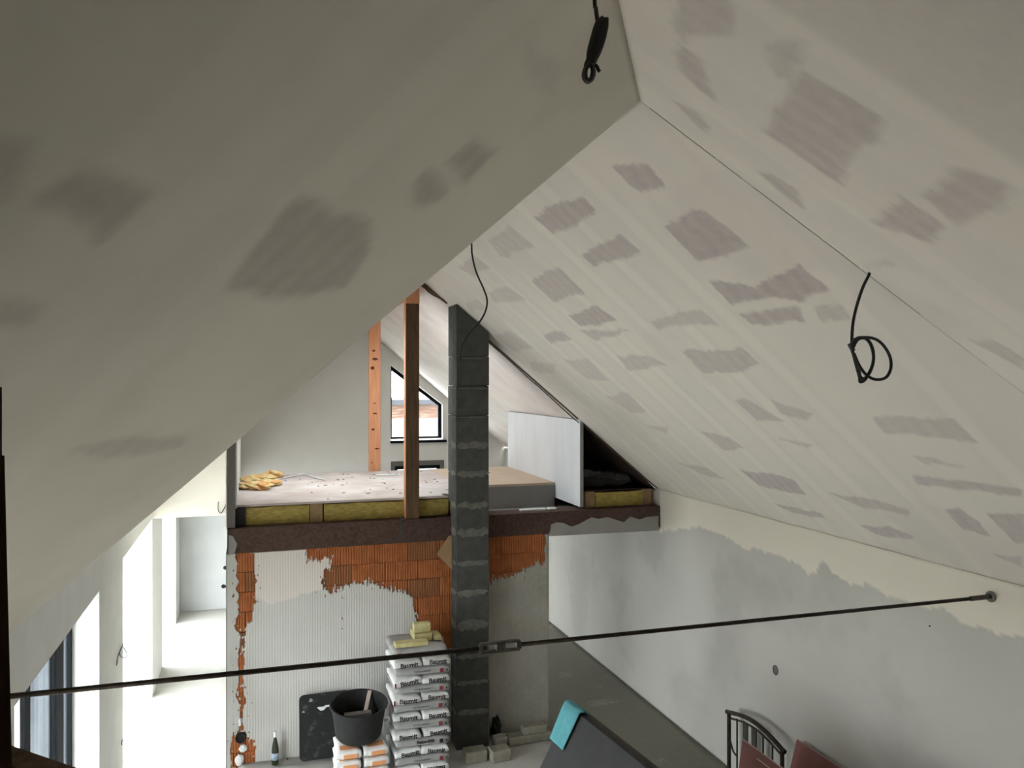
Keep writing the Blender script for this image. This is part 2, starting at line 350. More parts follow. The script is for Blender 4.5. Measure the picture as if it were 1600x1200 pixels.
for a, b in ((XL, SK[0][0]), (SK[0][1], SK[1][0]), (SK[1][1], XR)):
    grid_quad('ceiling', LS(b,11.0), LS(a,11.0), LS(a,13.0), LS(b,13.0), 2, 2, M['loftceil'], kind='structure')
for a, b, y0, y1 in ((SK[0][0], SK[0][1], 11.0, SK[0][2]), (SK[0][0], SK[0][1], SK[0][3], 13.0)):
    grid_quad('ceiling', LS(b,y0), LS(a,y0), LS(a,y1), LS(b,y1), 1, 1, M['loftceil'], kind='structure')
for k, (a, b, y0, y1) in enumerate(SK):
    ow = empty('window_%d' % (6+k), ((a+b)/2, 12, LS((a+b)/2, 12)[2]), kind='structure')
    m = MB()
    for p, q in ((LS(a,y0),LS(a,y1)),(LS(a,y1),LS(b,y1)),(LS(b,y1),LS(b,y0)),(LS(b,y0),LS(a,y0))): m.bar(p+np.array([0,0,.06]), q+np.array([0,0,.06]), .07, .12)
    build('window_frame', m, M['white'], ow)
    build('pane', MB().prism([LS(a,y0,.09),LS(b,y0,.09),LS(b,y1,.09),LS(a,y1,.09)], (0,0,.006)), M['glass'], ow)
    sl_ = LS(b,y0)-LS(a,y0); portal(tuple(LS(a,y0,.12)), tuple(sl_), (0,y1-y0,0), (sl_[2],0,-sl_[0]))
# open joint between the two roof planes
d3 = (E3-PP); L3 = lambda t: PP+d3*t
m = MB()
for t0, t1, w_ in ((.012,.10,.0032),(.105,.135,.0022),(.15,.29,.0022),(.293,.37,.0014)):
    m.bar(L3(t0), L3(t1), w_, .003)
build('trim_1', m, M['dark'], kind='structure')
cv = MB(); up = np.array([0,0,.075])
for a, b in ((PP-d3*.05, E3+d3*.05), (PP-RV*.1, PP-RV*BACK), (PP, loft(XR,YG)), (E3-RV*BACK, E3)): cv.bar(a+up, b+up, .34, .02)
build('seam_light_seal', cv, M['dark'], kind='structure')  # unseen bars added over the roof seams to block leaking sky light

# ------------------------------------------------------------------ floor, walls
Zf = -H
fl = MB().box(-8, XW+.0, -7, YG, Zf-.2, Zf-.04); build('floor', fl, M['white'], kind='structure')
def mk_fl(P):
    X = P[:,0]; Y = P[:,1]; e = X+(vnoise(X,Y,1.2,31)-.5)*.5+(vnoise(X,Y,5,32)-.5)*.12
    R = sst(e, 3.3, 3.9)*np.where(Y < 9.9, 1, sst(e, 3.4, 4.0)); G = sst(vnoise(X,Y,2.5,33)+.3*vnoise(X,Y,11,34), .7, 1.1)*.8
    R = R*(1-.35*sst(vnoise(X,Y,3.1,36), .75, 1))
    return np.stack([R/.9, G, np.zeros_like(R), np.ones_like(R)], 1)
grid_quad('floor', (-8,-7,Zf), (XW,-7,Zf), (XW,YG,Zf), (-8,YG,Zf), 130, 240, M['floor'], mk_fl, kind='structure')
gd = MB().box(-60, 60, -40, 80, Zf-.35, Zf-.21); build('outside_ground', gd, M['ground'], kind='structure')

# right wall (far wing) with two coats, grid sheet facing the room + backing
J = [(1030,805),(1075,822),(1100,826),(1135,838),(1165,860),(1180,856),(1215,868),(1245,880),(1262,897),(1275,898),(1282,878),(1290,880),(1305,898),(1332,915),(1352,912),(1385,930),(1412,938),(1445,950),(1470,948),(1490,963),(1510,975),(1540,985),(1600,998),(1700,1040)]
Jw = np.array([onX(x, y, XW)[[1,2]] for x, y in J])
def mk_rw(P):
    Y = P[:,1]; Z = P[:,2]; order = np.argsort(Jw[:,0]); zb = np.interp(Y, Jw[order,0], Jw[order,1])
    zb = np.where(Y > 9.6, zb-.25*(Y-9.6), zb)+(vnoise(Y,Z,14,3)-.5)*.05+(vnoise(Y,Z,45,4)-.5)*.02
    B = sst(Z-zb, -.004, .008)*(Y < 10.55)
    R = .5*sst(vnoise(Y*.8,Z*.8,1.3,6)+.2*vnoise(Y,Z,7,7), .7, 1.05)
    return np.stack([R*(1-B), np.zeros_like(R), B, np.ones_like(R)], 1)
rw = grid_quad('wall_right', (XW,Y3,Zf), (XW,YG,Zf), (XW,YG,ZE), (XW,Y3,ZE), 500, 120, M['rwall'], mk_rw, kind='structure')
build('wall_backing', MB().box(XW+.03, XW+.25, Y3, YG+.3, Zf, ZE+.05), M['white'], rw)
# near wing right, left and back walls
def wall_rot(name, A, B, mat_, th=.25, side=1, z1=ZE, opening=None):
    A = np.array(A, float); B = np.array(B, float); d = (B-A)/np.linalg.norm(B-A); nrm = np.array([d[1], -d[0]])*side*th; Lh = np.linalg.norm(B-A); m = MB()
    def seg(a, b, z0, z1_):
        p = A+d*a; q = A+d*b
        m.hexa([(*p,z0),(*q,z0),(*(q+nrm),z0),(*(p+nrm),z0)], [(*p,z1_),(*q,z1_),(*(q+nrm),z1_),(*(p+nrm),z1_)])
    if opening:
        a, b, z0o, z1o = opening
        seg(0, a, Zf, z1); seg(b, Lh, Zf, z1); seg(a, b, z1o, z1)
        if z0o > Zf: seg(a, b, Zf, z0o)
    else: seg(0, Lh, Zf, z1)
    return build(name, m, mat_, kind='structure'), d
EB = E3-RV*BACK; LB = EL-RV*BACK
wall_rot('wall_right_near', E3[:2], EB[:2], M['white'], side=-1)
o1 = (1.2, 2.8, -4.0, -2.12)  # unseen opening added to let daylight into the near wing
_, dd = wall_rot('wall_left_near', EL[:2], LB[:2], M['white'], side=1, opening=o1)
portal((*(EL[:2]+dd*o1[0]), o1[2]), (*(dd*(o1[1]-o1[0])), 0), (0,0,o1[3]-o1[2]), (-dd[1]*-1*-1, dd[0]*-1*-1, 0) if False else (ry, -rx, 0))
# back gable of the near wing
bm_ = MB(); nb = -RV*.25; rb = PP-RV*BACK; ob = (2.6, 5.2, -4.0, -1.9)
wid = np.linalg.norm((EB-LB)[:2]); db = (EB-LB)[:2]/wid
def bseg(a, b, z0, z1_):
    p = LB[:2]+db*a; q = LB[:2]+db*b; n2 = nb[:2]
    bm_.hexa([(*p,z0),(*q,z0),(*(q+n2),z0),(*(p+n2),z0)], [(*p,z1_),(*q,z1_),(*(q+n2),z1_),(*(p+n2),z1_)])
bseg(0, wid, Zf, -1.6)
bm_.prism([LB-RV*.0, EB, rb], nb)
build('wall_back', bm_, M['white'], kind='structure')

# left wall of the far wing: piers and lintel band around three openings
TOPW = -2.12; XO = XL-.62
wl = MB()
ops = [(5.95, 8.96), (10.5, 13.4), (14.8, 17.3)]
ys = [EL[1]] + [v for o in ops for v in o] + [YG]
for i in range(0, len(ys), 2): wl.box(XO, XL, ys[i], ys[i+1], Zf, TOPW)
wl.box(XO, XL, ys[0], YG, TOPW, ZE)
build('wall_left', wl, M['white'], kind='structure')
def window(name, x, y0, y1, z0, z1, mull, fw=.06):
    o = empty(name, (x, (y0+y1)/2, z0), kind='structure')
    f = MB(); f.box(x-.02,x+.02,y0,y0+fw,z0,z1); f.box(x-.02,x+.02,y1-fw,y1,z0,z1); f.box(x-.02,x+.02,y0,y1,z1-fw,z1); f.box(x-.02,x+.02,y0,y1,z0,z0+fw)
    build('window_frame', f, M['anth'], o)
    es = [y0+fw]
    for a, b in mull:
        build('mullion', MB().box(x-.018, x+.018, a, b, z0+fw, z1-fw), M['anth'], o); es += [a, b]
    es.append(y1-fw)
    for i in range(0, len(es), 2): build('pane', MB().box(x-.004, x+.004, es[i], es[i+1], z0+fw, z1-fw), M['glass'], o)
    return o
window('window_1', -1.745, 5.95, 8.96, Zf, TOPW, [(7.23,7.40),(8.18,8.24),(8.36,8.60)])
build('trim_reveal', MB().box(XO, -1.775, 8.945, 8.965, Zf, TOPW), mat('grey_reveal', (.035,.040,.050), .8, (.075,.085,.10), 2.5, stretch=(14,1,.15)), kind='structure')
window('window_2', -1.98, 10.5, 13.4, Zf, TOPW, [(11.9,12.0)])
window('window_3', -1.98, 14.8, 17.3, Zf, TOPW, [(16.0,16.1)])
for a, b in ops: portal((XO-.02, a, Zf), (0, b-a, 0), (0,0,TOPW-Zf), (1,0,0))

# far gable wall with trapezoid window and window below
gx0, gx1 = 2.98, 4.19; zt0, zt1, zb0 = .365, -.55, -1.37; lx0, lx1, lz0, lz1 = 2.98, 4.22, -4.75, -1.84  # lower window's unseen part stretched towards the floor to brighten the right wall
wg = MB(); y0, y1 = YG, YG+.3
def gp(pts): wg.prism([(x, y0, z) for x, z in pts], (0, y1-y0, 0))
gp([(XO,Zf),(gx0,Zf),(gx0,ZR-SR*(gx0-XR)+.1),(XR,ZR+.1),(XO,ZE+.1)])
gp([(gx0,zt0),(gx1,zt1),(gx1,ZR-SR*(gx1-XR)+.1),(gx0,ZR-SR*(gx0-XR)+.1)])
gp([(gx1,lz1),(XW+.3,lz1),(XW+.3,ZE),(gx1,ZR-SR*(gx1-XR)+.1)])
gp([(gx0,lz1),(gx1,lz1),(gx1,zb0),(gx0,zb0)])
gp([(gx0,Zf),(lx1,Zf),(lx1,lz0),(gx0,lz0)])
gp([(lx1,Zf),(XW+.3,Zf),(XW+.3,lz1),(lx1,lz1)])
build('wall_gable', wg, M['gable'], kind='structure')
build('wall_gable_lower', MB().box(XL, -.25, YG-.02, YG, Zf, TOPW), M['lowgable'], kind='structure')
o = empty('window_4', ((gx0+gx1)/2, YG, zb0), kind='structure')
def ring(outer, inner, y, th):
    m = MB(); n = len(outer)
    for i in range(n):
        j = (i+1)%n; a, b, c, d = outer[i], outer[j], inner[j], inner[i]
        m.prism([(a[0],y,a[1]),(b[0],y,b[1]),(c[0],y,c[1]),(d[0],y,d[1])], (0,th,0))
    return m
fo = [(gx0,zb0+.03),(gx0,zt0),(gx1,zt1),(gx1,zb0+.03)]; t = .075
fi = [(gx0+t*.6,zb0+t),(gx0+t*.6,zt0-t*1.75),(gx1-t,zt1-t*.4),(gx1-t,zb0+t)]
build('window_frame', ring(fo, fi, YG+.14, .07), M['anth'], o)
build('pane', MB().prism([(x,YG+.17,z) for x,z in fi], (0,.006,0)), M['glass'], o)
build('window_sill', MB().box(gx0-.02, gx1+.08, YG-.05, YG+.14, zb0-.02, zb0+.01), M['sill'], o)
build('sill_edge', MB().box(gx0-.02, gx1+.08, YG-.06, YG-.045, zb0-.055, zb0+.0), M['anth'], o)
o = empty('window_5', ((lx0+lx1)/2, YG, lz0), kind='structure')
def rr(x0,x1,z0,z1): return [(x0,z0),(x0,z1),(x1,z1),(x1,z0)]
build('window_frame', ring(rr(lx0,lx1,lz0,lz1), rr(lx0+.09,lx1-.09,lz0+.09,lz1-.11), YG-.01, .06), M['plast'], o)
build('inner_frame', ring(rr(lx0+.09,lx1-.09,lz0+.09,lz1-.11), rr(lx0+.16,lx1-.16,lz0+.16,lz1-.19), YG+.03, .05), M['anth'], o)
build('pane', MB().box(lx0+.16,lx1-.16,YG+.05,YG+.056,lz0+.16,lz1-.19), M['glass'], o)
portal((gx0, YG+.29, zb0), (gx1-gx0,0,0), (0,0,zt0-zb0), (0,-1,0))
portal((lx0, YG+.29, lz0), (lx1-lx0,0,0), (0,0,lz1-lz0), (0,-1,0))

# cream wall above the left room, its ceiling slab
cw = MB().box(XL, -.33, 13.4, 13.55, TOPW, ZR-.92*(XR-XL)+1.06); cw.box(XL, -.33, 13.55, YG, TOPW, TOPW+.2)
build('wall_cream', cw, M['cream'], kind='structure')
u = [onY(x, y, 13.38) for x, y in ((341,784),(341,797),(345,802),(350,795),(354,785))]
build('wire_end', MB().tube(u, .006, 6), M['cable'], label='thin grey wire loop sticking out of the cream wall left of the loft', cat='wire')

# ------------------------------------------------------------------ brick wall under the loft
BX0, BX1, ZB = -.31, 3.95, -2.15
wb = build('wall_middle', MB().box(BX0+.01, BX1-.01, YF+.06, YF+.34, Zf, ZB), M['mortar'], kind='structure')
def brick_mesh(name, Lb, Hb=.243, ribs=13, D=.08):
    m = MB(); n = ribs; xs = []
    for k in range(n):
        a = -Lb/2+Lb*k/n; w_ = Lb/n
        xs += [(a+.0, .012), (a+w_*.30, .012), (a+w_*.38, 0), (a+w_*.92, 0)]
    xs.append((Lb/2, .012)); N_ = len(xs); vs_ = []
    for x, y in xs: vs_ += [(x, y, 0), (x, y, Hb)]
    vs_ += [(Lb/2, D, 0), (Lb/2, D, Hb), (-Lb/2, D, 0), (-Lb/2, D, Hb)]
    fs = [(2*i, 2*i+2, 2*i+3, 2*i+1) for i in range(N_-1)]
    e = 2*(N_-1); b = 2*N_; fs += [(e, b, b+1, e+1), (b, b+2, b+3, b+1), (b+2, 0, 1, b+3)]
    fs.append(tuple([2*i+1 for i in range(N_)]+[b+1, b+3])); fs.append(tuple([2*i for i in range(N_)][::-1]+[b+2, b]))
    me = bpy.data.meshes.new(name); me.from_pydata(vs_, [], fs); return me
LBk = .437
bmA = brick_mesh('brick', LBk-.008); bmA.materials.append(M['brick'])
bmB = brick_mesh('brick_dark', LBk-.008); bmB.materials.append(M['brickd'])
off = onY(532, 860, YF)[0]
wbl = wloc(wb)
cuts = {}
for row in range(11):
    zt = ZB-.25*row; x = off-LBk*12+(.14 if row % 2 else 0)
    while x < BX1:
        a, b = max(x, BX0), min(x+LBk, BX1)
        if b-a > .05:
            if b-a > LBk-.01: me = bmB if random.random() < .12 else bmA
            else:
                key = round(b-a, 3)
                if key not in cuts:
                    cuts[key] = brick_mesh('brick', key-.008, ribs=max(2, int(13*key/LBk))); cuts[key].materials.append(M['brick'])
                me = cuts[key]
            bo = bpy.data.objects.new('brick', me); C.objects.link(bo); bo.parent = wb
            bo.location = Vector(((a+b)/2, YF+random.uniform(-.003,.003), zt-.246+H))-wbl
        x += LBk
# plaster coat: cells kept wherever the photo shows render
EXP = [[(479,874),(479,850),(700,828),(716,826),(716,1015),(692,1016),(692,1000),(655,990),(648,960),(647,938),(640,925),(612,919),(592,913),(575,906),(558,909),(540,917),(520,922),(503,918),(503,905),(508,893),(518,890),(519,872)],
 [(366,860),(397,858),(399,905),(400,925),(395,950),(391,970),(384,985),(381,1010),(381,1040),(380,1060),(383,1090),(379,1110),(380,1135),(373,1140),(375,1110),(371,1090),(373,1060),(370,1030),(376,1000),(367,975),(373,950),(370,920),(372,890)],
 [(361,1152),(372,1140),(385,1142),(390,1155),(400,1162),(401,1190),(398,1205),(360,1205)],
 [(755,830),(853,826),(850,878),(835,882),(820,888),(800,900),(775,905),(755,910)]]
WHT = [(396,925),(397,855),(479,852),(479,874),(519,870),(519,892),(506,896),(503,919),(480,927),(460,932),(437,942),(422,944),(400,936)]
def plaster():
    cs = .0115; nx = int((BX1-BX0)/cs); nz = int((ZB-Zf)/cs); X = BX0+cs*(np.arange(nx)+.5); Z = Zf+cs*(np.arange(nz)+.5)
    GX, GZ = np.meshgrid(X, Z, indexing='ij'); x = GX.ravel(); z = GZ.ravel()
    jx = (vnoise(x,z,12,1)-.5)*.04; jz = (vnoise(x,z*.3,60,2)-.5)*.09+(vnoise(x,z,9,3)-.5)*.05+(vnoise(x*1.0,z*.05,75,5)-.5)*.06
    e = np.full(x.shape, -9.0)
    for p in EXP: e = np.maximum(e, sdist(x+jx, z+jz, np.array([onY(a,b,YF)[[0,2]] for a,b in p])))
    wh = sdist(x+jx, z+jz, np.array([onY(a,b,YF)[[0,2]] for a,b in WHT]))
    keep = (e < 0)
    # crumbs of missing render near the exposed edges
    near = (e > -.08) & (vnoise(x, z*.35, 70, 8) > .90); keep &= ~near
    # islands of render sitting on exposed bricks by the left strip
    keep |= (e < .035) & (vnoise(x, z*.4, 50, 12) > .86)
    # open butt joints
    keep &= ~((np.abs(x-1.10)<.006)&(z>-3.3)&(z<-2.45)&(vnoise(x,z,30,4)>.7))
    k2 = keep.reshape(nx, nz)
    vid = -np.ones((nx+1, nz+1), int); ii, jj = np.where(k2); m = MB(); 
    corners = set()
    used = np.zeros((nx+1,nz+1), bool)
    for a, b in ((0,0),(1,0),(1,1),(0,1)): used[ii+a, jj+b] = True
    vi = np.argwhere(used); vid[used] = np.arange(len(vi))
    xx = BX0+cs*vi[:,0]; zz = Zf+cs*vi[:,1]
    V = np.stack([xx, np.full(len(xx), YF-.012)+(vnoise(xx,zz,3,21)-.5)*.008, zz], 1)
    q = np.stack([vid[ii,jj], vid[ii+1,jj], vid[ii+1,jj+1], vid[ii,jj+1]], 1)
    me = bpy.data.meshes.new('plaster_coat'); org = np.array(wbl); Vw = (V+[0,0,H]-org).astype(np.float32)
    me.vertices.add(len(V)); me.vertices.foreach_set('co', Vw.ravel()); me.loops.add(q.size); me.loops.foreach_set('vertex_index', q.ravel().astype(np.int32))
    me.polygons.add(len(q)); me.polygons.foreach_set('loop_start', np.arange(0,q.size,4,dtype=np.int32)); me.update(calc_edges=True)
    whv = sst(sdist(V[:,0]+(vnoise(V[:,0],V[:,2],12,1)-.5)*.04, V[:,2]+(vnoise(V[:,0],V[:,2],20,2)-.5)*.05, np.array([onY(a,b,YF)[[0,2]] for a,b in WHT])), -.005, .01)
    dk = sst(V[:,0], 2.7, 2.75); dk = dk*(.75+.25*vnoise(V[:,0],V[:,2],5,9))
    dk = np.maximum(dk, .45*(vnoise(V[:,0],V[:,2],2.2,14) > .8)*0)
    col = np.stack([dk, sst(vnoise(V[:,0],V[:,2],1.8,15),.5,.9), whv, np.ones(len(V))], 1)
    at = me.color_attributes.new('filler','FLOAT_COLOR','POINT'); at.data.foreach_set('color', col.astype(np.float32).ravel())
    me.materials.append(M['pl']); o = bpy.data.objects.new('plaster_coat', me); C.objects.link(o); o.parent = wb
    s = o.modifiers.new('thick','SOLIDIFY'); s.thickness = .012; s.offset = -1
    o['label'] = 'grey and white render coat with ragged edges over the clay blocks'
plaster()
# jamb faces of the wall ends
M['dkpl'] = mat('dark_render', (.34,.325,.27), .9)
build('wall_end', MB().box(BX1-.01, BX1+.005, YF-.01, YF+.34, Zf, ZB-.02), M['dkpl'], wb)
build('wall_return', MB().box(BX0, BX0+.2, YF+.36, 13.9, Zf, -2.0), M['stone'], kind='structure')
build('wall_end', MB().box(BX0-.015, BX0+.01, YF-.01, YF+.35, Zf, ZB), M['gypg'], wb)
# socket chase at the lower left: black box and plaster lump
o = empty('socket_chase', onY(378,1165,YF-.02), label='black junction hole with white plaster lumps low in the bare brick strip', cat='junction box')
p = onY(376,1152,YF); build('box_ring', MB().tube([(p[0]+.055*math.cos(a), YF-.02, p[2]+.06*math.sin(a)) for a in np.linspace(0,2*PI,14)], .012, 6, 1), M['black'], o)
build('box_back', MB().prism([(p[0]+.055*math.cos(a), YF-.010, p[2]+.06*math.sin(a)) for a in np.linspace(0,2*PI,14)[:-1]], (0,.004,0)), M['dark'], o)
def blob(ctr, rads, seed, n=14, amp=.25):
    m = MB(); vs_ = []; fs = []
    for i in range(n+1):
        th = PI*i/n
        for k in range(n*2):
            ph = 2*PI*k/(n*2); q = np.array([math.sin(th)*math.cos(ph), math.sin(th)*math.sin(ph), math.cos(th)])
            r = 1+amp*(float(vnoise(q[0]*1.3+q[2],q[1]*1.3-q[2],2.2,seed))-.5)*2; vs_.append(np.array(ctr)+q*np.array(rads)*r)
    for i in range(n):
        for k in range(n*2): fs.append((i*n*2+k, i*n*2+(k+1)%(n*2), (i+1)*n*2+(k+1)%(n*2), (i+1)*n*2+k))
    return m.add(vs_, fs)
for j, (x, y, a, b) in enumerate(((380,1169,.045,.045),(374,1188,.05,.07),(375,1128,.02,.05))):
    p = onY(x, y, YF-.02); build('plaster_lump', blob(p, (a,.025,b), j), M['paint'], o, smooth=True)

# ring beam and plaster under its right end
rbm = MB()
rbm.box(BX0, XW, YF-.02, YF+.34, ZB, -1.845)
build('trim_beam', rbm, M['brown'], kind='structure')
gb = [(857,838),(1029,829),(1029,806),(1010,808),(1000,812),(985,807),(975,816),(962,812),(950,808),(935,811),(925,808),(905,819),(893,823),(880,817),(870,816),(861,820),(860,828)]
fp = MB().prism([onY(x,y,YF-.035) for x,y in gb], (0,.014,0)); fp.box(BX1, XW, YF-.02, YF+.34, ZB-.02, ZB-.001)
build('trim_render', fp, M['gypg'], kind='structure')
gb = [(357,836),(364,838),(371,850),(366,866),(360,866),(357,870)]
build('trim_render', MB().prism([onY(x,y,YF-.035) for x,y in gb], (0,.014,0)), M['gypg'], kind='structure')
# little strap hanging over the beam
p0 = onY(626,808,YF-.03); p1 = onY(628,840,YF-.03)
build('metal_strap', MB().bar(p0, p1, .035, .004, (0,1,0)), M['galv'], label='short grey metal strap hanging over the brown beam beside the dark post', cat='strap')

# ------------------------------------------------------------------ loft floor
lf = empty('loft_floor', (2, 12.2, -1.84), kind='structure')
YI = YF+.17
XN0, XN1, YN = 2.95, 4.42, 11.55             # notch in the deck behind the chimney
build('deck_board', MB().box(-.20, XN0, YI-.04, 13.95, -1.60, -1.57), M['chip'], lf)
build('deck_board', MB().box(XN0, XN1, YN, 13.95, -1.602, -1.566), M['chipt'], lf)
build('deck_underside', MB().box(-.31, XW, YF+.36, 13.95, -1.99, -1.93), M['gypg'], lf)
build('edge_board', MB().box(XN0, XN1, YN-.02, YN, -1.93, -1.602), M['gypg'], lf)
build('edge_board', MB().box(-.20, XN1+.1, 13.93, 13.955, -1.93, -1.60), M['gypg'], lf)
def px_X(x): return onY(x, 800, YI)[0]
def batt(a, b, z0=-1.84, z1=-1.605):
    n = 14; m = MB(); X = np.linspace(px_X(a), px_X(b), n); vs_ = []; fs = []
    for i in range(n):
        for j in range(5):
            z = z0+(z1-z0)*j/4-(.02*float(vnoise(X[i]*3,1,4,5)) if j == 4 else 0); vs_.append((X[i], YI-.012*math.sin(PI*j/4)-.02*float(vnoise(X[i]*4,z*4,3,2)), z))
    for i in range(n-1):
        for j in range(4): a_ = i*5+j; fs.append((a_, a_+5, a_+6, a_+1))
    m.add(vs_, fs); m.box(px_X(a), px_X(b), YI+.0, YI+.35, z0, z1-.03); return m
for a, b in ((384,483),(506,580),(580,622),(622,634),(655,700)): build('insulation_batt', batt(a, b), M['wool'], lf)
build('joist', MB().box(px_X(484), px_X(504), YI-.02, 13.9, -1.84, -1.605), M['woodb'], lf)
build('joist', MB().box(px_X(703), px_X(716), YI, YI+.5, -1.84, -1.605), M['woodb'], lf)
for a, b in ((930,1003),): build('insulation_batt', batt(a, b, z1=-1.62), M['wool'], lf)
for a, b in ((914,929),(1003,1026)): build('joist', MB().box(px_X(a), min(px_X(b), XW-.06), YI-.02, 13.9, -1.84, -1.61), M['woodb'], lf)
build('end_block', MB().box(-.31, px_X(384), YI-.08, YI+.3, -1.84, -1.61), M['dark'], lf)
build('deck_board', MB().box(XN1+.1, XW-.03, YI+.02, 13.95, -1.612, -1.60), M['membrane'], lf)
# dirt and splinters on the deck
dm = MB()
for k in range(70):
    x = random.uniform(-.1, 2.8); y = random.uniform(YI+.1, 13.8); a = random.uniform(0, PI); l = random.uniform(.01, .06)
    if x < .75 and y > 10.9 and y < 13: continue
    dm.bar((x,y,-1.566),(x+l*math.cos(a),y+l*math.sin(a),-1.566), random.uniform(.006,.018), .006)
build('dirt_crumbs', dm, M['debris'], kind='stuff', label='dark crumbs and splinters scattered on the loft deck', cat='debris')
for (x0,y0_,x1,y1_,w_,mt,lb) in ((588,742,625,741,.10,'gypw','white board offcut at the far edge of the loft deck near the posts'),(765,739,785,736,.03,'debris','dark thin splinter of wood lying on the tan deck behind the chimney'),(693,772,706,774,.05,'debris','dark wood scrap on the deck edge by the chimney')):
    a = onZ(x0,y0_,-1.56); b = onZ(x1,y1_,-1.56)
    if b[0] > 3.6: b[0] = 3.6
    build('wood_offcut' if mt == 'debris' else 'board_offcut', MB().bar(a, b, w_, .012), M[mt], label=lb, cat='offcut')
for k, (x0, x1) in enumerate(((813,852),(856,868))):
    a = onY(x0, 791, YF+.2); b = onY(x1, 790, YF+.2)
    build('white_strip', MB().box(a[0], b[0], YF+.14, YF+.26, -1.845, -1.825), M['paint'],
          label=('longer' if k == 0 else 'shorter')+' white strip on the brown beam before the grey deck edge', cat='board strip')
# insulation scrap + cable on the deck
sc = empty('insulation_scrap', onZ(405,760,-1.565), label='torn yellow and orange wad of insulation on the left end of the loft deck', cat='insulation')
for j, (x, y, a, b, c2) in enumerate(((392,762,.16,.16,.05),(408,764,.16,.12,.045),(420,758,.17,.15,.05),(405,752,.22,.2,.06),(424,748,.16,.1,.07))):
    p = onZ(x, y, -1.56); p[2] = -1.567+c2*.8; build('wool_tuft', blob(p, (a,b,c2), 30+j, 16, .55), M['wooly'], sc, smooth=True)
pts = [onZ(x,y,-1.555) for x,y in ((432,749),(447,746),(462,743),(474,741),(488,745),(500,748),(508,750))]
build('deck_cable', MB().tube(pts, .012, 6), M['gypw'], label='white cable lying in a wave across the loft deck beside the yellow wool', cat='cable')

# partition at the loft's left end, knee board at the right
pt = empty('partition_board', (-.25, 12.2, -1.84), label='white plasterboard partition with a dark stud end closing the left side of the loft', cat='partition')
def roofL(x): return ZR-(ZR-ZE)/(XR-XL)*(XR-x)
build('board', MB().prism([(-.215,YF+.1,-1.62),(-.215,13.95,-1.62),(-.215,13.95,roofL(-.215)-.02),(-.215,YF+.1,roofL(-.215)-.02)], (.015,0,0)), M['white'], pt)
build('stud', MB().box(-.31,-.217,YF+.02,YF+.12,-1.84,roofL(-.31)-.02), M['plast'], pt)
build('board', MB().prism([(-.33,YF+.02,-1.84),(-.33,13.4,-1.84),(-.33,13.4,roofL(-.33)-.02),(-.33,YF+.02,roofL(-.33)-.02)], (.015,0,0)), M['cream'], pt)
kb = empty('knee_board', (4.45, 12.2, -1.84), label='white plasterboard knee panel standing under the roof slope at the right of the loft', cat='plasterboard')
build('board_face', MB().prism([(4.43,YF-.0,-1.80),(4.43,13.95,-1.80),(4.43,13.95,ZR-SR*(4.43-XR)-.02),(4.43,YF-.0,ZR-SR*(4.43-XR)-.02)], (.05,0,0)), M['gypw'], kb)
build('board_edge', MB().box(4.432,4.482,YF-.006,YF-.0,-1.80,ZR-SR*(4.49-XR)-.0), M['gypg'], kb)
# dark membrane lining and foil in the eaves space
mem = MB()
mem.prism([(4.49,12.6,-1.59),(XW-.02,12.6,-1.59),(4.49,12.6,ZR-SR*(4.49-XR)-.01)], (0,.02,0))
mem.prism([(4.49,YF+.08,ZR-SR*(4.49-XR)-.02),(XW-.02,YF+.08,ZR-SR*(XW-.02-XR)-.02),(XW-.02,12.6,ZR-SR*(XW-.02-XR)-.02),(4.49,12.6,ZR-SR*(4.49-XR)-.02)], (0,0,-.015))
build('roof_membrane', mem, M['membrane'], label='dark brown membrane lining the eaves space right of the white knee panel', cat='membrane')
raf = MB().prism([(4.49,YF-.01,ZR-SR*(4.49-XR)-.03),(XW-.02,YF-.01,ZR-SR*(XW-.02-XR)-.01),(XW-.02,YF-.01,ZR-SR*(XW-.02-XR)+.03),(4.49,YF-.01,ZR-SR*(4.49-XR)+.015)], (0,.08,0))
n = 56; m = MB(); vs_ = []; fs = []
for i in range(n+1):
    for j in range(n+1):
        x = 4.52+(XW-.06-4.52)*i/n; y = YI+.12+1.5*j/n
        z = -1.585+.05*float(vnoise(x,y,6,3))+.022*float(vnoise(x,y,15,4))
        tl = (x-4.5)*.84+(y-12.45)*.54; z += .16*float(sst(tl, -.06, .06))*(1-float(sst(tl, .1, .6))*.6)
        z = min(z, ZR-SR*(x-XR)-.05) if x < 5.45 else min(z, -1.56); vs_.append((x,y,max(z,-1.597)))
for i in range(n):
    for j in range(n): a = i*(n+1)+j; fs.append((a, a+n+1, a+n+2, a+1))
m.add(vs_, fs); build('foil_sheet', m, M['foil'], smooth=True, label='crumpled silver foil sheet in the dark triangular eaves space', cat='foil')

# torn timber edge, then dark strips painting the shadow gap along the loft front
for a, b, dz in ((2.02,2.5,.10),(3.05,4.42,.022),(4.5,XW-.02,.022)):
    tb = MB().prism([(a,YF+.03,ZR-SR*(a-XR)-dz),(b,YF+.03,ZR-SR*(b-XR)-.012),(b,YF+.03,ZR-SR*(b-XR)-.001),(a,YF+.03,ZR-SR*(a-XR)-.001)], (0,.05,0))
    build('edge_shadow_batten', tb, M['woodd'], cat='batten', label={2.02:'short torn timber batten along the slope between ridge and chimney top',3.05:'thin dark strip standing for the shadow gap from the chimney to the knee panel'}.get(a,'thin dark strip standing for the shadow gap above the dark eaves triangle'))
rc = [onY(x,y,YF-.02) for x,y in ((662,447),(668,455),(680,463),(690,466),(699,474))]
build('ridge_cable', MB().tube(rc, .007, 6), M['cable'], label='black cable running from the ridge down to the top of the block chimney', cat='cable')
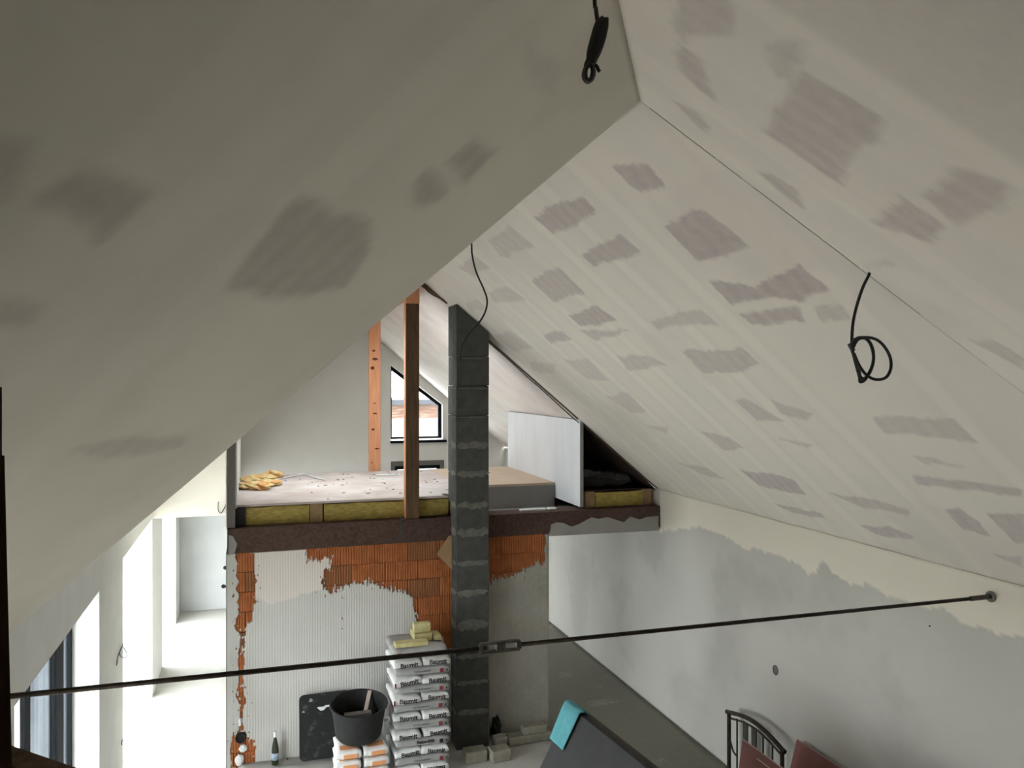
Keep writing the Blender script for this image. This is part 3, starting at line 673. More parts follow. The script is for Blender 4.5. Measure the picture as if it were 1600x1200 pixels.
rc = [onY(x,y,YF-.02) for x,y in ((760,532),(775,545),(800,567),(825,590),(845,607),(870,630),(893,651),(905,661))]
build('slope_cable', MB().tube(rc, .007, 6), M['cable'], label='black cable following the roof slope from the chimney down to the white knee panel', cat='cable')
# ridge beam + posts
rbo = empty('ridge_beam', (2.02,12.4,1.03), label='orange timber ridge beam under the roof peak of the loft', cat='beam')
build('beam_shaft', MB().box(1.93,2.11,YF-.0,14.25,1.15,1.33), M['woodo'], rbo)
build('bearer_block', MB().box(1.93,2.11,YF-.02,YF+.17,1.032,1.15), M['woodo'], rbo)
build('bearer_block', MB().box(1.93,2.125,14.08,14.22,1.032,1.15), M['woodo'], rbo)
pA = empty('timber_post', (2.02,YF+.09,-1.845), label='dark brown timber post standing on the beam at the loft front', cat='post')
build('shaft', MB().box(1.93,2.11,YF-.0,YF+.15,-1.845,1.03), M['woodd'], pA, bevel=.006)
build('pale_face', MB().box(1.926,1.9305,YF+.006,YF+.144,-1.83,1.02), M['woodo'], pA, label='paler orange side face')
pB = empty('timber_post', (2.02,14.15,-1.57), label='bright orange pine post with dark knots at the far edge of the loft deck', cat='post')
build('shaft', MB().box(1.93,2.125,14.08,14.22,-1.95,1.03), M['woodo'], pB, bevel=.006)
for x, y, a, b in ((584,548,.03,.02),(586,561,.05,.024),(582,575,.035,.03),(586,646,.04,.015),(583,671,.03,.02),(589,701,.04,.014),(581,723,.015,.01),(585,630,.03,.008)):
    p = onY(x, y, 14.079); k = MB().prism([(p[0]+a*math.cos(t), 14.0775, p[2]+b*math.sin(t)) for t in np.linspace(0,2*PI,11)[:-1]], (0,.003,0)); build('knot', k, M['knot'], pB)

# ------------------------------------------------------------------ chimney of blocks
ch = empty('block_chimney', (2.76,10.45,Zf), label='tall dark grey block chimney with pale mortar smears in front of the brick wall', cat='chimney')
cx0, cx1, cy0, cy1 = 2.54, 2.985, 10.235, 10.70
bh = .3925; zt = onY(735, 1160, cy0)[2]
lv = [Zf]; z = onY(735,1113,cy0)[2]
while z < .5: lv.append(z); z += bh
lv.append(None)
for i in range(len(lv)-1):
    z0 = lv[i]+.004; m = MB(); cy1 = 10.70 if z0 > -1.86 else 10.535; jx = random.uniform(-.004,.004)
    if lv[i+1] is not None: m.box(cx0+jx, cx1+jx, cy0, cy1-.0, z0, lv[i+1]-.004)
    else:
        a = lambda x: ZR-SR*(x-XR)-.012
        m.hexa([(cx0,cy0,z0),(cx1,cy0,z0),(cx1,cy1,z0),(cx0,cy1,z0)], [(cx0,cy0,a(cx0)),(cx1,cy0,a(cx1)),(cx1,cy1,a(cx1)),(cx0,cy1,a(cx0))])
    if i < 8:   # keep blocks clear of the wall behind below the beam
        pass
    build('chimney_block', m, M['chim'], ch, bevel=.006)
build('flue_core', MB().box(cx0+.02,cx1-.02,cy0+.02,10.52,Zf,.6), M['smear'], ch)
def smear(zc, x0, x1, hh, seed, yplane=None, left=False):
    n = 22; top = []; bot = []
    for i in range(n+1):
        t = i/n; e = min(1, t*6, (1-t)*6)**.5*.8+.2
        a = hh*e*(.55+.9*float(vnoise(t*5,seed,1.6,seed))); b = hh*e*(.35+1.1*float(vnoise(t*7,seed+9,1.6,seed+3)))
        u_ = x0+(x1-x0)*t; top.append((u_, zc+a)); bot.append((u_, zc-b))
    pts = top+bot[::-1]
    if left: return MB().prism([(cx0-.006, u_, z_) for u_, z_ in pts], (.010,0,0))
    return MB().prism([(u_, cy0-.006, z_) for u_, z_ in pts], (0,.010,0))
for k, (yy, hh) in enumerate(((560,.006),(607,.006),(652,.006),(696,.045),(740,.04),(790,.045),(832,.055),(880,.035),(926,.045),(977,.06),(1025,.03),(1067,.03),(1113,.035))):
    zc = onY(735, yy, cy0)[2]
    build('mortar_smear', smear(zc, cx0+.01, cx1-.01, hh, k+1), M['smear'], ch)
    build('mortar_smear', smear(zc, cy0+.02, min(cy1,10.52), hh*.9, k+31, left=True), M['smear'], ch)
# cardboard flap behind the chimney
cb = [(682,866),(701,838),(716,832),(716,900),(700,884)]
build('cardboard_piece', MB().prism([onY(x,y,YF-.06) for x,y in cb], (.0,.012,0)), M['card'], label='tan cardboard piece wedged between the chimney and the brick wall', cat='cardboard')

# ------------------------------------------------------------------ tie rod with turnbuckle
tr = empty('tie_rod', (2.1,5.0,-1.75), label='long dark steel tie rod with a turnbuckle crossing the room below the roof', cat='tie rod')
Ra = onY(1550,932,4.98); Lp = onZ(15,1088,Ra[2]); dv = (Lp-Ra); dv[2] = 0; La = Ra+dv*((Ra[0]-XL)/(Ra[0]-Lp[0]))
Ra = Ra+(-dv)*(XW-.005-Ra[0])/(-dv[0])
T = lambda px: (lambda t: Ra+(La-Ra)*t)(min(np.linspace(0,1,2001), key=lambda t: abs((lambda p: 800+F*(c_*p[0]-s_*p[1])/(s_*p[0]+c_*p[1]))(Ra+(La-Ra)*t)-px)))
tA, tB = T(748), T(814)
build('rod', MB().tube([La, tA+(tB-tA)*.18], .0155, 12, 1), M['steel'], tr, smooth=True)
build('rod', MB().tube([tB-(tB-tA)*.1, Ra], .0145, 12, 1), M['steel'], tr, smooth=True)
d_ = Vector(tB-tA).normalized(); sd = Vector((0,0,1)); m = MB(); P0 = Vector(tA); Lt = (Vector(tB)-P0).length
for sgn in (-1, 1): m.bar(P0+sd*sgn*.028+d_*.01, P0+sd*sgn*.028+d_*(Lt-.01), .035, .017)
for a, b in ((0,.10),(.40,.64-.02),(.88,1.0)):
    m.bar(P0+d_*Lt*a, P0+d_*Lt*b, .040, .050)
build('turnbuckle', m, M['galv'], tr, bevel=.006)
build('wall_plate', MB().tube([Ra-np.array([.012,0,0]), Ra], .045, 14, 1), M['smear'], tr)
build('sleeve', MB().tube([Ra+(La-Ra)*.002, Ra+(La-Ra)*.03], .020, 10, 1), M['galv'], tr)

# ------------------------------------------------------------------ hanging cables
def D(pts, d): return [atD(x, y, d) for x, y in pts]
def ztop(p, pl): return pl[0]*p[0]+pl[1]*p[1]+pl[2]
hc = empty('hanging_cable', atD(930,0,2.5), label='black cable bundled in a tight hank hanging from near the roof ridge', cat='cable')
p = atD(930,0,2.5); top = np.array([p[0], p[1], min(ztop(p,PL_R), ztop(p,PL_L))-.005])
pts = [top, p+(0,0,.6), atD(929,-20,2.5), atD(931,12,2.5), atD(934,40,2.5), atD(931,62,2.49)]
build('drop', MB().tube(pts, .0068, 8), M['cable'], hc, smooth=True)
for k in range(8):
    o_ = (k-3.5)*1.5; a = 2.5+.012*(k%3-1)
    lp = [(945+o_*.5,27+k),(938+o_,36),(932+o_*1.3,60),(927+o_*1.3,80),(924+o_,97),(920+o_*.8,104),(921+o_,100),(929+o_*1.2,84),(938+o_,62),(946+o_*.3,42),(946+o_*.4,28)]
    build('hank_loop', MB().tube(D(lp, a), .0066, 7), M['cable'], hc, smooth=True)
for k in range(3):
    lp = [(922,98),(914+k,108),(912+k*1.5,120-k),(917,128-k*2),(925-k,124),(928-k,112),(924,100)]
    build('tail_loop', MB().tube(D(lp, 2.5-.008*k), .0066, 7), M['cable'], hc, smooth=True)
build('tail_end', MB().tube(D([(926,100),(932,103),(935,109),(937,112)], 2.495), .006, 7), M['cable'], hc, smooth=True)

hc = empty('hanging_cable', atD(1345,520,4.15), label='black cable coiled in open loops hanging from a hole in the right roof slope', cat='cable')
q = onP(1360,424,PL_FAR); dq = q@np.array([s_,c_,0])
pts = [q+(0,0,.02)]+[atD(x,y,dq-.02-.1*i/5) for i,(x,y) in enumerate(((1358,429),(1349,447),(1340,473),(1333,503),(1331,530),(1331,545)))]
build('drop', MB().tube(pts, .0080, 8), M['cable'], hc, smooth=True)
dl = dq-.12
lps = [[(1331,545),(1334,532),(1345,527),(1357,532),(1364,547),(1364,567),(1357,584),(1347,596),(1343,594),(1343,582),(1338,565),(1331,548)],
       [(1332,545),(1340,531),(1352,529),(1361,540),(1365,560),(1360,580),(1351,591),(1344,588),(1341,573),(1335,555)],
       [(1331,540),(1340,529),(1362,528),(1378,537),(1390,556),(1392,575),(1384,590),(1368,593),(1354,586),(1343,572),(1334,552)],
       [(1330,538),(1333,552),(1338,572),(1343,590),(1344,597),(1352,593),(1361,577)]]
for k, lp in enumerate(lps): build('coil_loop', MB().tube(D(lp, dl-.012*k), .0078, 8), M['cable'], hc, smooth=True)
build('cable_tie', MB().tube(D([(1327,537),(1331,545),(1334,548)], dl-.01), .011, 8), M['cable'], hc, smooth=True)

hc_pts = [(737,372),(737,385),(738,400),(744,425),(755,450),(761,468),(759,485),(750,502),(735,520),(724,537),(719,550),(720,564)]
q0 = onP(737,372,PL_FAR)
pts = [q0+(0,0,.01)]+[atD(x,y,8.0) for x,y in hc_pts[1:]]
build('hanging_cable', MB().tube(pts, .0095, 8), M['cable'], smooth=True, label='thin black cable hanging in an S curve in front of the block chimney', cat='cable')

# ------------------------------------------------------------------ right wall details
p = onX(1212,1047,XW); o = empty('wall_box', p-(.004,0,.05), label='round grey electrical box set into the right wall', cat='junction box')
circ = [(XW-.004, p[1]+.043*math.cos(a), p[2]+.052*math.sin(a)) for a in np.linspace(0,2*PI,21)[:-1]]
build('rim', MB().tube(circ+[circ[0]], .007, 6, 1), M['plast'], o); build('cover', MB().prism(circ, (.006,0,0)), M['plast'], o)
p = onX(1453,978,XW); build('nail_head', MB().tube([p-np.array([.008,0,0]), p], .007, 8, 1), M['dark'], label='tiny dark nail head high on the right wall below the tie rod end', cat='nail')
for k, (x, y) in enumerate(((352,887),(349,916),(355,916))):
    p = onY(x, y, YG-.022); build('socket_box', MB().tube([p, p+np.array([0,-.012,0])], .042, 16, 1), M['black'], bevel=.004,
        label=('single upper round black socket box on the far white wall','left one of the lower pair of black socket boxes on the far white wall','right one of the lower pair of black socket boxes on the far white wall')[k], cat='socket box')
# wire bundle at the pier
wbn = empty('wire_bundle', onX(190,1020,XL+.02), label='short bundle of dark wires curling out of the white window pier', cat='wires')
for k in range(4):
    lp = [(192,1006),(188,1016+k),(184,1027),(182+k,1040-k*3)] if k < 2 else [(192,1010),(198,1018+k),(197,1027),(189,1026),(187,1020)]
    build('wire', MB().tube([onX(x,y,XL+.012+.008*k) for x,y in lp], .005, 6), M['cable'], wbn)
build('wire_slot', MB().bar(onX(191,1156,XL+.004), onX(190,1164,XL+.004), .012, .004), M['dark'], label='small dark slot low on the white window pier', cat='slot')

# ------------------------------------------------------------------ cement sacks
def sack_mesh(Lx, Ly, Lz, seed, rnd=.045):
    nx, ny, nz = 12, 12, 5; m = MB(); idx = {}; vs_ = []; fs = []
    def pt(i, j, k):
        key = (i,j,k)
        if key in idx: return idx[key]
        a, b, c2 = 2*i/nx-1, 2*j/ny-1, 2*k/nz-1
        q = np.array([a*Lx/2, b*Ly/2, c2*Lz/2])
        pin = 1-.30*max(abs(a)**6, abs(b)**6)                  # pillow ends
        q[2] *= pin+.05*math.cos(a*2)*math.cos(b*2)
        q[0] *= 1-.05*abs(c2)**3; q[1] *= 1-.05*abs(c2)**3
        q += np.array([(float(vnoise(a*2+seed,b*2+c2,1.5,seed+s))-.5)*.013 for s in range(3)])
        vs_.append(q); idx[key] = len(vs_)-1; return idx[key]
    for i in range(nx):
        for j in range(ny):
            fs.append((pt(i,j,0),pt(i,j+1,0),pt(i+1,j+1,0),pt(i+1,j,0))); fs.append((pt(i,j,nz),pt(i+1,j,nz),pt(i+1,j+1,nz),pt(i,j+1,nz)))
    for i in range(nx):
        for k in range(nz):
            fs.append((pt(i,0,k),pt(i+1,0,k),pt(i+1,0,k+1),pt(i,0,k+1))); fs.append((pt(i,ny,k),pt(i,ny,k+1),pt(i+1,ny,k+1),pt(i+1,ny,k)))
    for j in range(ny):
        for k in range(nz):
            fs.append((pt(0,j,k),pt(0,j,k+1),pt(0,j+1,k+1),pt(0,j+1,k))); fs.append((pt(nx,j,k),pt(nx,j+1,k),pt(nx,j+1,k+1),pt(nx,j,k+1)))
    me = bpy.data.meshes.new('sack'); me.from_pydata([tuple(v) for v in vs_], [], fs); me.polygons.foreach_set('use_smooth', [True]*len(fs)); return me
_txt = {}
def text_mesh(s, size, bold=0):
    key = (s, size, bold)
    if key in _txt: return _txt[key]
    cu = bpy.data.curves.new('lettering', 'FONT'); cu.body = s; cu.size = size; cu.extrude = .0015; cu.offset = bold; cu.align_x = 'CENTER'; cu.align_y = 'CENTER'; cu.resolution_u = 3
    ob = bpy.data.objects.new('t', cu); C.objects.link(ob); dg = bpy.context.evaluated_depsgraph_get(); me = bpy.data.meshes.new_from_object(ob.evaluated_get(dg))
    bpy.data.objects.remove(ob); _txt[key] = me; return me
def child(name, me, mt, parent, loc, rot=(0,0,0), scale=None):
    if mt and not me.materials: me.materials.append(mt)
    o = bpy.data.objects.new(name, me); C.objects.link(o); o.parent = parent; o.location = loc; o.rotation_euler = rot
    if scale: o.scale = scale
    return o
SX0 = onY(606,1100,10.0)[0]; SX1 = onY(692,1100,10.0)[0]; SW = SX1-SX0; SY = 9.62                 # front plane of the stack
layer = .108
zA = onY(650,1037,SY)[2]                                        # centre of top printed pair
endm = [sack_mesh(SW/2-.010, .58, .095, s) for s in (1,2,3)]; sidem = [sack_mesh(SW-.03, .29, .096, s) for s in (5,6,7)]
for me in endm: me.materials.append(M['sack'])
for me in sidem: me.materials.append(M['sackg'])
words = ['top','second','third','fourth','fifth','sixth','seventh','eighth','lowest']
tB_ = text_mesh('Baumit', .078, .0022); 
sq = bpy.data.meshes.new('square_mark'); sq.from_pydata([(-.5,-.5,0),(.5,-.5,0),(.5,.5,0),(-.5,.5,0)], [], [(0,1,2,3)]); sq.materials.append(M['inkr'])
sqk = sq.copy(); sqk.materials.clear(); sqk.materials.append(M['ink'])
nA = 0; z = zA
while z > Zf+.04:
    flip = 0
    for s in (0, 1):
        me = endm[(nA+s)%3]; so = bpy.data.objects.new('cement_sack', me); C.objects.link(so)
        jr = random.uniform(-.05,.05)
        so.location = (SX0+SW*(.25+.5*s)+random.uniform(-.012,.012), SY+.27+random.uniform(-.02,.01), z+H); so.rotation_euler = (0, random.uniform(-.03,.03)-(.10 if s == 0 and nA in (1,5) else 0), jr*.6)
        tag(so, 'white sack end printed in black, %s one in the %s printed row of tall stack' % (('left','right')[s], words[nA]), 'sack', 'cement sacks in the tall stack')
        t_o = child('lettering', tB_, M['ink'], so, (.012, -.314, .007), (PI/2, PI if (nA == 6 and s == 1) else random.uniform(-.05,.05), 0))
        if s == 0 and nA in (1,2): child('print_mark', sq, None, so, (-.155,-.305,0), (PI/2,0,0), (.02,.06,1))
    zb = z-layer
    if zb > Zf+.03:
        for s in (0, 1):
            me = sidem[(nA+s)%3]; so = bpy.data.objects.new('cement_sack', me); C.objects.link(so)
            so.location = ((SX0+SX1)/2+random.uniform(0,.02), SY+.155+.305*s, zb+H); so.rotation_euler = (0, random.uniform(-.02,.02), random.uniform(-.02,.02))
            tag(so, 'grey crosswise sack, %s one under the %s printed row of the tall stack' % (('front','rear')[s], words[nA]), 'sack', 'cement sacks in the tall stack')
            if s == 0:
                if nA == 4: child('lettering', text_mesh('Beton B20', .05, .0015), M['ink'], so, (.03,-.165,.010), (PI/2,0,0))
                else: child('lettering', text_mesh('Universalbeton', .034, 0), M['inkg'], so, (-.01,-.163,.008), (PI/2,0,0))
                child('print_mark', sq if nA != 4 else sqk, None, so, (.23,-.163,.0), (PI/2,0,0), (.045,.05,1)); child('print_mark', sqk, None, so, (.295,-.160,.0), (PI/2,0,0), (.018,.022,1))
    nA += 1; z -= 2*layer
topm = sack_mesh(SW-.03, .29, .135, 21); topm.materials.append(M['sackg'])
for s, (dz, nm) in enumerate(((layer*1.17,'topmost crosswise'),)):
    so = bpy.data.objects.new('cement_sack', topm); C.objects.link(so); so.location = ((SX0+SX1)/2-.01, SY+.17, zA+dz+H)
    tag(so, 'grey %s sack at the head of the tall stack' % nm, 'sack', 'cement sacks in the tall stack')
    if s == 0: child('print_mark', sq, None, so, (-.26,-.16,.0), (PI/2,0,0), (.05,.03,1))
    s2 = bpy.data.objects.new('cement_sack', topm); C.objects.link(s2); s2.location = ((SX0+SX1)/2-.01, SY+.48, zA+dz+H)
    tag(s2, 'grey sack behind the %s sack at the head of the tall stack' % nm, 'sack', 'cement sacks in the tall stack')
zt_ = zA+layer*1.17+.074
def pc(px, Y): return onY(px, 990, Y)[0]
for (a,b,y0_,y1_,z0,z1,lb) in ((616,668,SY+.02,SY+.16,zt_,zt_+.055,'flat pale yellow insulation strip on the front of the top sack'),
        (650,679,SY+.20,SY+.50,zt_,zt_+.09,'lower pale yellow insulation block on top of the sack stack'),
        (650,677,SY+.24,SY+.34,zt_+.092,zt_+.21,'upright pale yellow insulation block highest on the sack stack'),
        (680,692,SY+.16,SY+.40,zt_,zt_+.06,'small insulation scrap at the right rim of the top sack')):
    build('insulation_block', MB().box(pc(a,SY+.1),pc(b,SY+.1),y0_,y1_,z0,z1), M['woolp'], bevel=.012, label=lb, cat='insulation', group='insulation offcuts on the sack stack')

# ------------------------------------------------------------------ orange sacks, tub
OS = [(525,566,1174,.0),(566,607,1169,.1),(520,562,1196,-.05),(566,604,1190,.08)]
osm = sack_mesh(.300,.50,.108,11); osm.materials.append(M['sacko']); YO = 9.55
oc = [('left','top'),('right','top')]
for lvl in range(4):
    for s in (0,1):
        xx = onY((546,588)[s], 1180, YO)[0]
        so = bpy.data.objects.new('tile_glue_sack', osm); C.objects.link(so)
        so.location = (xx+random.uniform(-.006,.006), YO+.28, Zf+.065+.125*lvl+H); so.rotation_euler = (0,random.uniform(-.03,.03),(-.03,.03)[s])
        tag(so, 'white sack with orange print under the black tub, %s pile, %s layer' % (('left','right')[s], ('lowest','second lowest','second highest','top')[lvl]), 'sack', 'orange printed sacks under the tub')
        child('print_mark', bpy.data.meshes.get('orange_mark') or (lambda q: (q.from_pydata([(-.5,-.5,0),(.5,-.5,0),(.5,.5,0),(-.5,.5,0)],[],[(0,1,2,3)]), q.materials.append(M['inko']), q)[-1])(bpy.data.meshes.new('orange_mark')), None, so, (.02,-.272,.0), (PI/2,0,0), (.16,.05,1))
        child('print_mark', bpy.data.meshes['orange_mark'], None, so, (0,-.15,.061), (0,0,0), (.2,.12,1))
ZT = Zf+.065+.125*3+.085
tx = onY(560,1130,YO+.30)[0]; tub = empty('mortar_tub', (tx,YO+.30,ZT), label='large round black mortar tub standing on orange printed sacks', cat='tub')
prof = [(.001,.0),(.255,.0),(.275,.03),(.325,.385),(.345,.39),(.345,.405),(.318,.405),(.268,.05),(.25,.025),(.001,.025)]
build('tub_body', MB().lathe(prof, (tx,YO+.30,ZT), 48), M['black'], tub, smooth=False, fix=True)
build('tub_rim', MB().tube([(tx+.338*math.cos(a), YO+.30+.338*math.sin(a), ZT+.40) for a in np.linspace(0,2*PI,49)], .012, 8, 1), M['black'], tub, smooth=True)
build('handle_ear', MB().box(tx+.26,tx+.31,YO-.01,YO+.02,ZT+.30,ZT+.33), M['plast'], tub)
build('wooden_paddle', MB().bar((tx+.0,YO+.12,ZT+.10),(tx+.17,YO+.52,ZT+.47),.05,.018), M['pinke'], label='pale wooden mixing stick leaning in the black tub', cat='stick', bevel=.004)
build('clear_box', MB().box(tx-.17,tx+.16,YO+.24,YO+.34,ZT+.04,ZT+.31), M['plast'], bevel=.01, label='dark translucent plastic box lying inside the black tub', cat='box')

tub.rotation_euler = (.13, 0, 0); tub.location.z += .035
# ------------------------------------------------------------------ black board, bottle, floor bits
bb = []
x0 = onY(468,1190,10.36)[0]; x1 = onY(549,1190,10.36)[0]; hh = .79
for (cx, cz, a0) in ((x1-.06,.06,-PI/2),(x1-.06,hh-.06,0),(x0+.06,hh-.06,PI/2),(x0+.06,.06,PI)):
    for k in range(5): a = a0+PI/2*k/4; bb.append((cx+.06*math.cos(a), cz+.06*math.sin(a)))
lean = .10
ZL_ = Zf+.085
lg = MB(); n1 = 30; vs_ = []; fs = []
for i in range(n1+1):
    for j in range(9):
        x = -.25+1.55*i/n1; y = 10.11+.44*j/8; e = min(1, j/2.5)*min(1, i/2, (n1-i)/3)
        vs_.append((x, y, Zf-.005+e*(.085+.012*(float(vnoise(x*3,y*3,3,4))-.5))))
for i in range(n1):
    for j in range(8): a = i*9+j; fs.append((a, a+9, a+10, a+1))
lg.add(vs_, fs); build('mortar_heap', lg, M['gypg'], smooth=True, label='low grey heap of hardened mortar along the foot of the plastered wall', cat='mortar')
pts = [(x, 10.36+lean*z/hh, ZL_+z+.005) for x, z in bb]
bo = empty('black_board', (x0+.3,10.4,Zf), label='black rounded board splashed with white leaning against the plastered wall', cat='board')
build('panel', MB().prism(pts, (0,.025,0)), M['board'], bo, bevel=.006)
for j, (x, y, a, b) in enumerate(((503,1107,.045,.035),(511,1103,.03,.018),(485,1094,.02,.03),(474,1112,.015,.02))):
    zz = -((y-595)*10.3/F)+H; P_ = onY(x, y, 10.352+lean*(1102-0)/1102*0+lean*max(0,(1190-y)/108)*1.0)
    sp_ = [(P_[0]+a*(1+.5*math.sin(3*t+j))*math.cos(t), P_[1]-.004+lean/hh*b*math.sin(t), P_[2]+b*(1+.4*math.cos(2*t))*math.sin(t)) for t in np.linspace(0,2*PI,15)[:-1]]
    build('paint_splash', MB().prism(sp_, (0,.003,0)), M['paint'] if j < 2 else M['gypg'], bo)
bx, bz_, _ = onZ(430,1196,Zf+.0); bx = onY(430,1194,10.40)
bt = empty('wine_bottle', (bx[0],bx[1],ZL_+.008), label='green wine bottle with pale capsule and blue grey label on the floor by the wall', cat='bottle')
pr = [(.001,0),(.040,0),(.042,.01),(.042,.17),(.036,.22),(.018,.30),(.0145,.33),(.0145,.375),(.001,.378)]
sc_ = 1.05; pr = [(r*sc_, z*sc_) for r, z in pr]
build('glass_body', MB().lathe(pr, (bx[0],bx[1],ZL_+.008), 24), M['glassg'], bt, smooth=True)
build('capsule', MB().lathe([(.0165,.335),(.0172,.34),(.0165,.40),(.001,.402)], (bx[0],bx[1],ZL_+.008), 16), M['foilw'], bt, smooth=True)
build('paper_label', MB().lathe([(.0452,.06),(.0452,.145)], (bx[0],bx[1],ZL_+.008), 24), M['labelb'], bt, smooth=True)
p = onZ(449,1197,Zf); build('brown_bottle', MB().lathe([(.001,0),(.022,0),(.022,.06),(.010,.08),(.010,.10),(.001,.10)], p, 16), M['woodd'], smooth=True, label='small brown stub bottle on the floor between wine bottle and black board', cat='bottle')
p = onZ(505,1199,Zf); build('yellow_sheet', MB().prism([(p[0]-.34,9.62,Zf+.0),(p[0]-.27,9.93,Zf+.0),(p[0]+.08,10.0,Zf),(p[0]+.10,9.6,Zf)], (0,0,.05)), M['yel'], bevel=.01, label='pale yellow sheet lying on the floor left of the orange sacks', cat='sheet')
p = onZ(390,1197,Zf); m = MB().lathe([(.001,.0),(.11,.0),(.13,.03),(.125,.03),(.105,.01),(.001,.01)], (p[0],p[1]-.1,Zf), 28); build('round_lid', m, M['gypg'], smooth=True, label='round grey lid on the floor at the foot of the bare brick strip', cat='lid')
# rubble and blocks to the right of the chimney
def blk(x, y, L_, W_, Hh, rot, z0=Zf, lb='', nm='stone_block'):
    p = onZ(x, y, z0); m = MB().box(-L_/2,L_/2,-W_/2,W_/2,0,Hh); cr, sr = math.cos(rot), math.sin(rot)
    m.v = [(p[0]+a*cr-b*sr, p[1]+a*sr+b*cr, z0+c2) for a,b,c2 in m.v]
    return build(nm, m, M['stone'], bevel=.015, label=lb, cat='block')
blk(742,1187,.28,.2,.14,.0,lb='pale masonry block at the foot of the chimney, nearer the sacks')
blk(780,1186,.26,.2,.15,.1,lb='pale masonry block on the floor in front of the chimney right corner')
blk(781,1166,.16,.16,.14,.2,lb='small masonry block standing against the chimney right side')
blk(826,1158,.62,.17,.12,.06,lb='long low masonry lintel piece lying along the render wall')
blk(834,1143,.34,.15,.10,.0,z0=Zf+.121,lb='loose block resting on the long lintel piece by the wall')
p = onZ(775,1152,Zf); build('black_rag', blob((p[0],p[1],Zf+.13),(.06,.08,.14),77,14,.4), M['black'], smooth=True, label='black crumpled bag standing between the chimney and the blocks', cat='bag')

# ------------------------------------------------------------------ slate sheets with teal cloth
T0 = atD(890,1104,8.0); T1 = onZ(1016,1205,T0[2]); dt = (T1-T0); hT = T0[2]-Zf
T1 = T0+dt*1.9
dn = np.array([-.56*hT, 0, -hT])
sh = empty('grey_sheet', (T0[0]-.3,T0[1]-.6,Zf), label='large slate grey sheet leaning mid floor with a teal cloth on its corner', cat='sheet')
build('face_sheet', MB().prism([T0, T1, T1+dn, T0+dn], (.045,0,.0)), M['slate'], sh)
dn2 = np.array([.45*hT, 0, -hT])
build('brown_board', MB().prism([T0+(.05,0,.0), T1+(.05,0,.0), T1+dn2+(.05,0,0), T0+dn2+(.05,0,0)], (.05,0,0)), M['slatee'], label='dark brown board leaning against the back of the slate grey sheet', cat='sheet')
ce = MB(); n = 14; vs_ = []; fs = []
ed = dt/np.linalg.norm(dt); prof = []
for i in range(n+1):
    for j in range(n+1):
        a = -.09+.34*i/n; v = j/n       # a along the ridge, v over it
        s = (v-.34)*.50
        if s > 0: base = T0+dn/np.linalg.norm(dn)*s*1.1
        else: base = T0+np.array([.10,0,0])+dn2/np.linalg.norm(dn2)*(-s)
        if abs(s) < .05: base = T0+np.array([.05*(1-s/.05)*.9,0,.012])
        q = base+ed*(a*(1.0-.35*max(0,s)*2)+.16*max(0,s))+np.array([-.018,0,.014])+np.array([-.006,0,.006])*math.sin(9*a+5*s)
        vs_.append(q)
for i in range(n):
    for j in range(n): k = i*(n+1)+j; fs.append((k,k+1,k+n+2,k+n+1))
ce.add(vs_, fs); co_ = build('teal_cloth', ce, M['teal'], smooth=True, label='teal cloth draped over the upper corner of the slate grey sheet', cat='cloth')
so_ = co_.modifiers.new('thick','SOLIDIFY'); so_.thickness = .008; so_.offset = 1

# ------------------------------------------------------------------ bench and pink boards by the right wall
bn = empty('rattan_bench', (5.45,7.85,Zf), label='dark rattan bench with arched back against the right wall', cat='bench')
XB = 5.50; q0 = onX(1139,1112,XB); q1 = onX(1222,1172,XB); ya, yb = q0[1], q1[1]; zt2 = (q0[2]+q1[2])/2
arch = [(XB, ya+.05, zt2-.01)]+[(XB, ya+(yb-ya)*t, zt2+.0+.09*math.sin(PI*t)) for t in np.linspace(0,1,9)]+[(XB, yb-.05, zt2-.01)]
build('top_rail', MB().tube(arch, .026, 8), M['rust'], bn, smooth=True)
arch2 = [(XB+.0, ya+(yb-ya)*t, zt2-.07+.09*math.sin(PI*t)) for t in np.linspace(0.02,.98,9)]
build('inner_rail', MB().tube(arch2, .012, 8), M['rust'], bn, smooth=True)
for yv in (ya, yb): build('leg', MB().tube([(XB,yv,Zf),(XB,yv,zt2)], .024, 8, 1), M['rust'], bn, smooth=True)
for yv in (ya, yb): build('leg', MB().tube([(XB-.3,yv,Zf),(XB-.3,yv,Zf+.17)], .024, 8, 1), M['rust'], bn, smooth=True)
for k in range(1,6):
    t = k/6; yv = ya+(yb-ya)*t; build('slat', MB().box(XB-.008,XB+.008,yv-.045,yv+.045,Zf+.19,zt2-.05+.08*math.sin(PI*t)) if k in (2,3) else MB().tube([(XB,yv,Zf+.18),(XB,yv,zt2-.05+.08*math.sin(PI*t))], .011, 6, 1), M['rustic'] if k in (2,3) else M['rust'], bn)
build('brace', MB().tube([(XB,ya-.02,zt2-.32),(XB-.01,ya-.10,zt2-.42),(XB-.01,ya-.18,zt2-.45)], .012, 6), M['rust'], bn, smooth=True)
build('seat', MB().box(XB-.32,XB+.0,min(ya,yb),max(ya,yb),Zf+.15,Zf+.18), M['rustic'], bn, bevel=.01)
def lean_board(px0, py0, X, Lb, lb, foot=.35):
    a = onX(px0, py0, X); b = a+np.array([0,-Lb,0]); d = np.array([-foot,0,-(a[2]-Zf)])
    o = empty('pink_plasterboard', (X-foot, a[1]-Lb/2, Zf), label=lb, cat='plasterboard', group='pink boards by the right wall')
    build('sheet', MB().prism([a, b, b+d, a+d], (.0125,0,0)), M['pink'], o)
    build('cut_edge', MB().bar(a+np.array([.006,0,.001]), b+np.array([.006,0,.001]), .013, .003), M['pinke'], o)
lean_board(1245,1155,5.62,1.9,'reddish plasterboard sheet leaning on the right wall beyond the bench', .28)
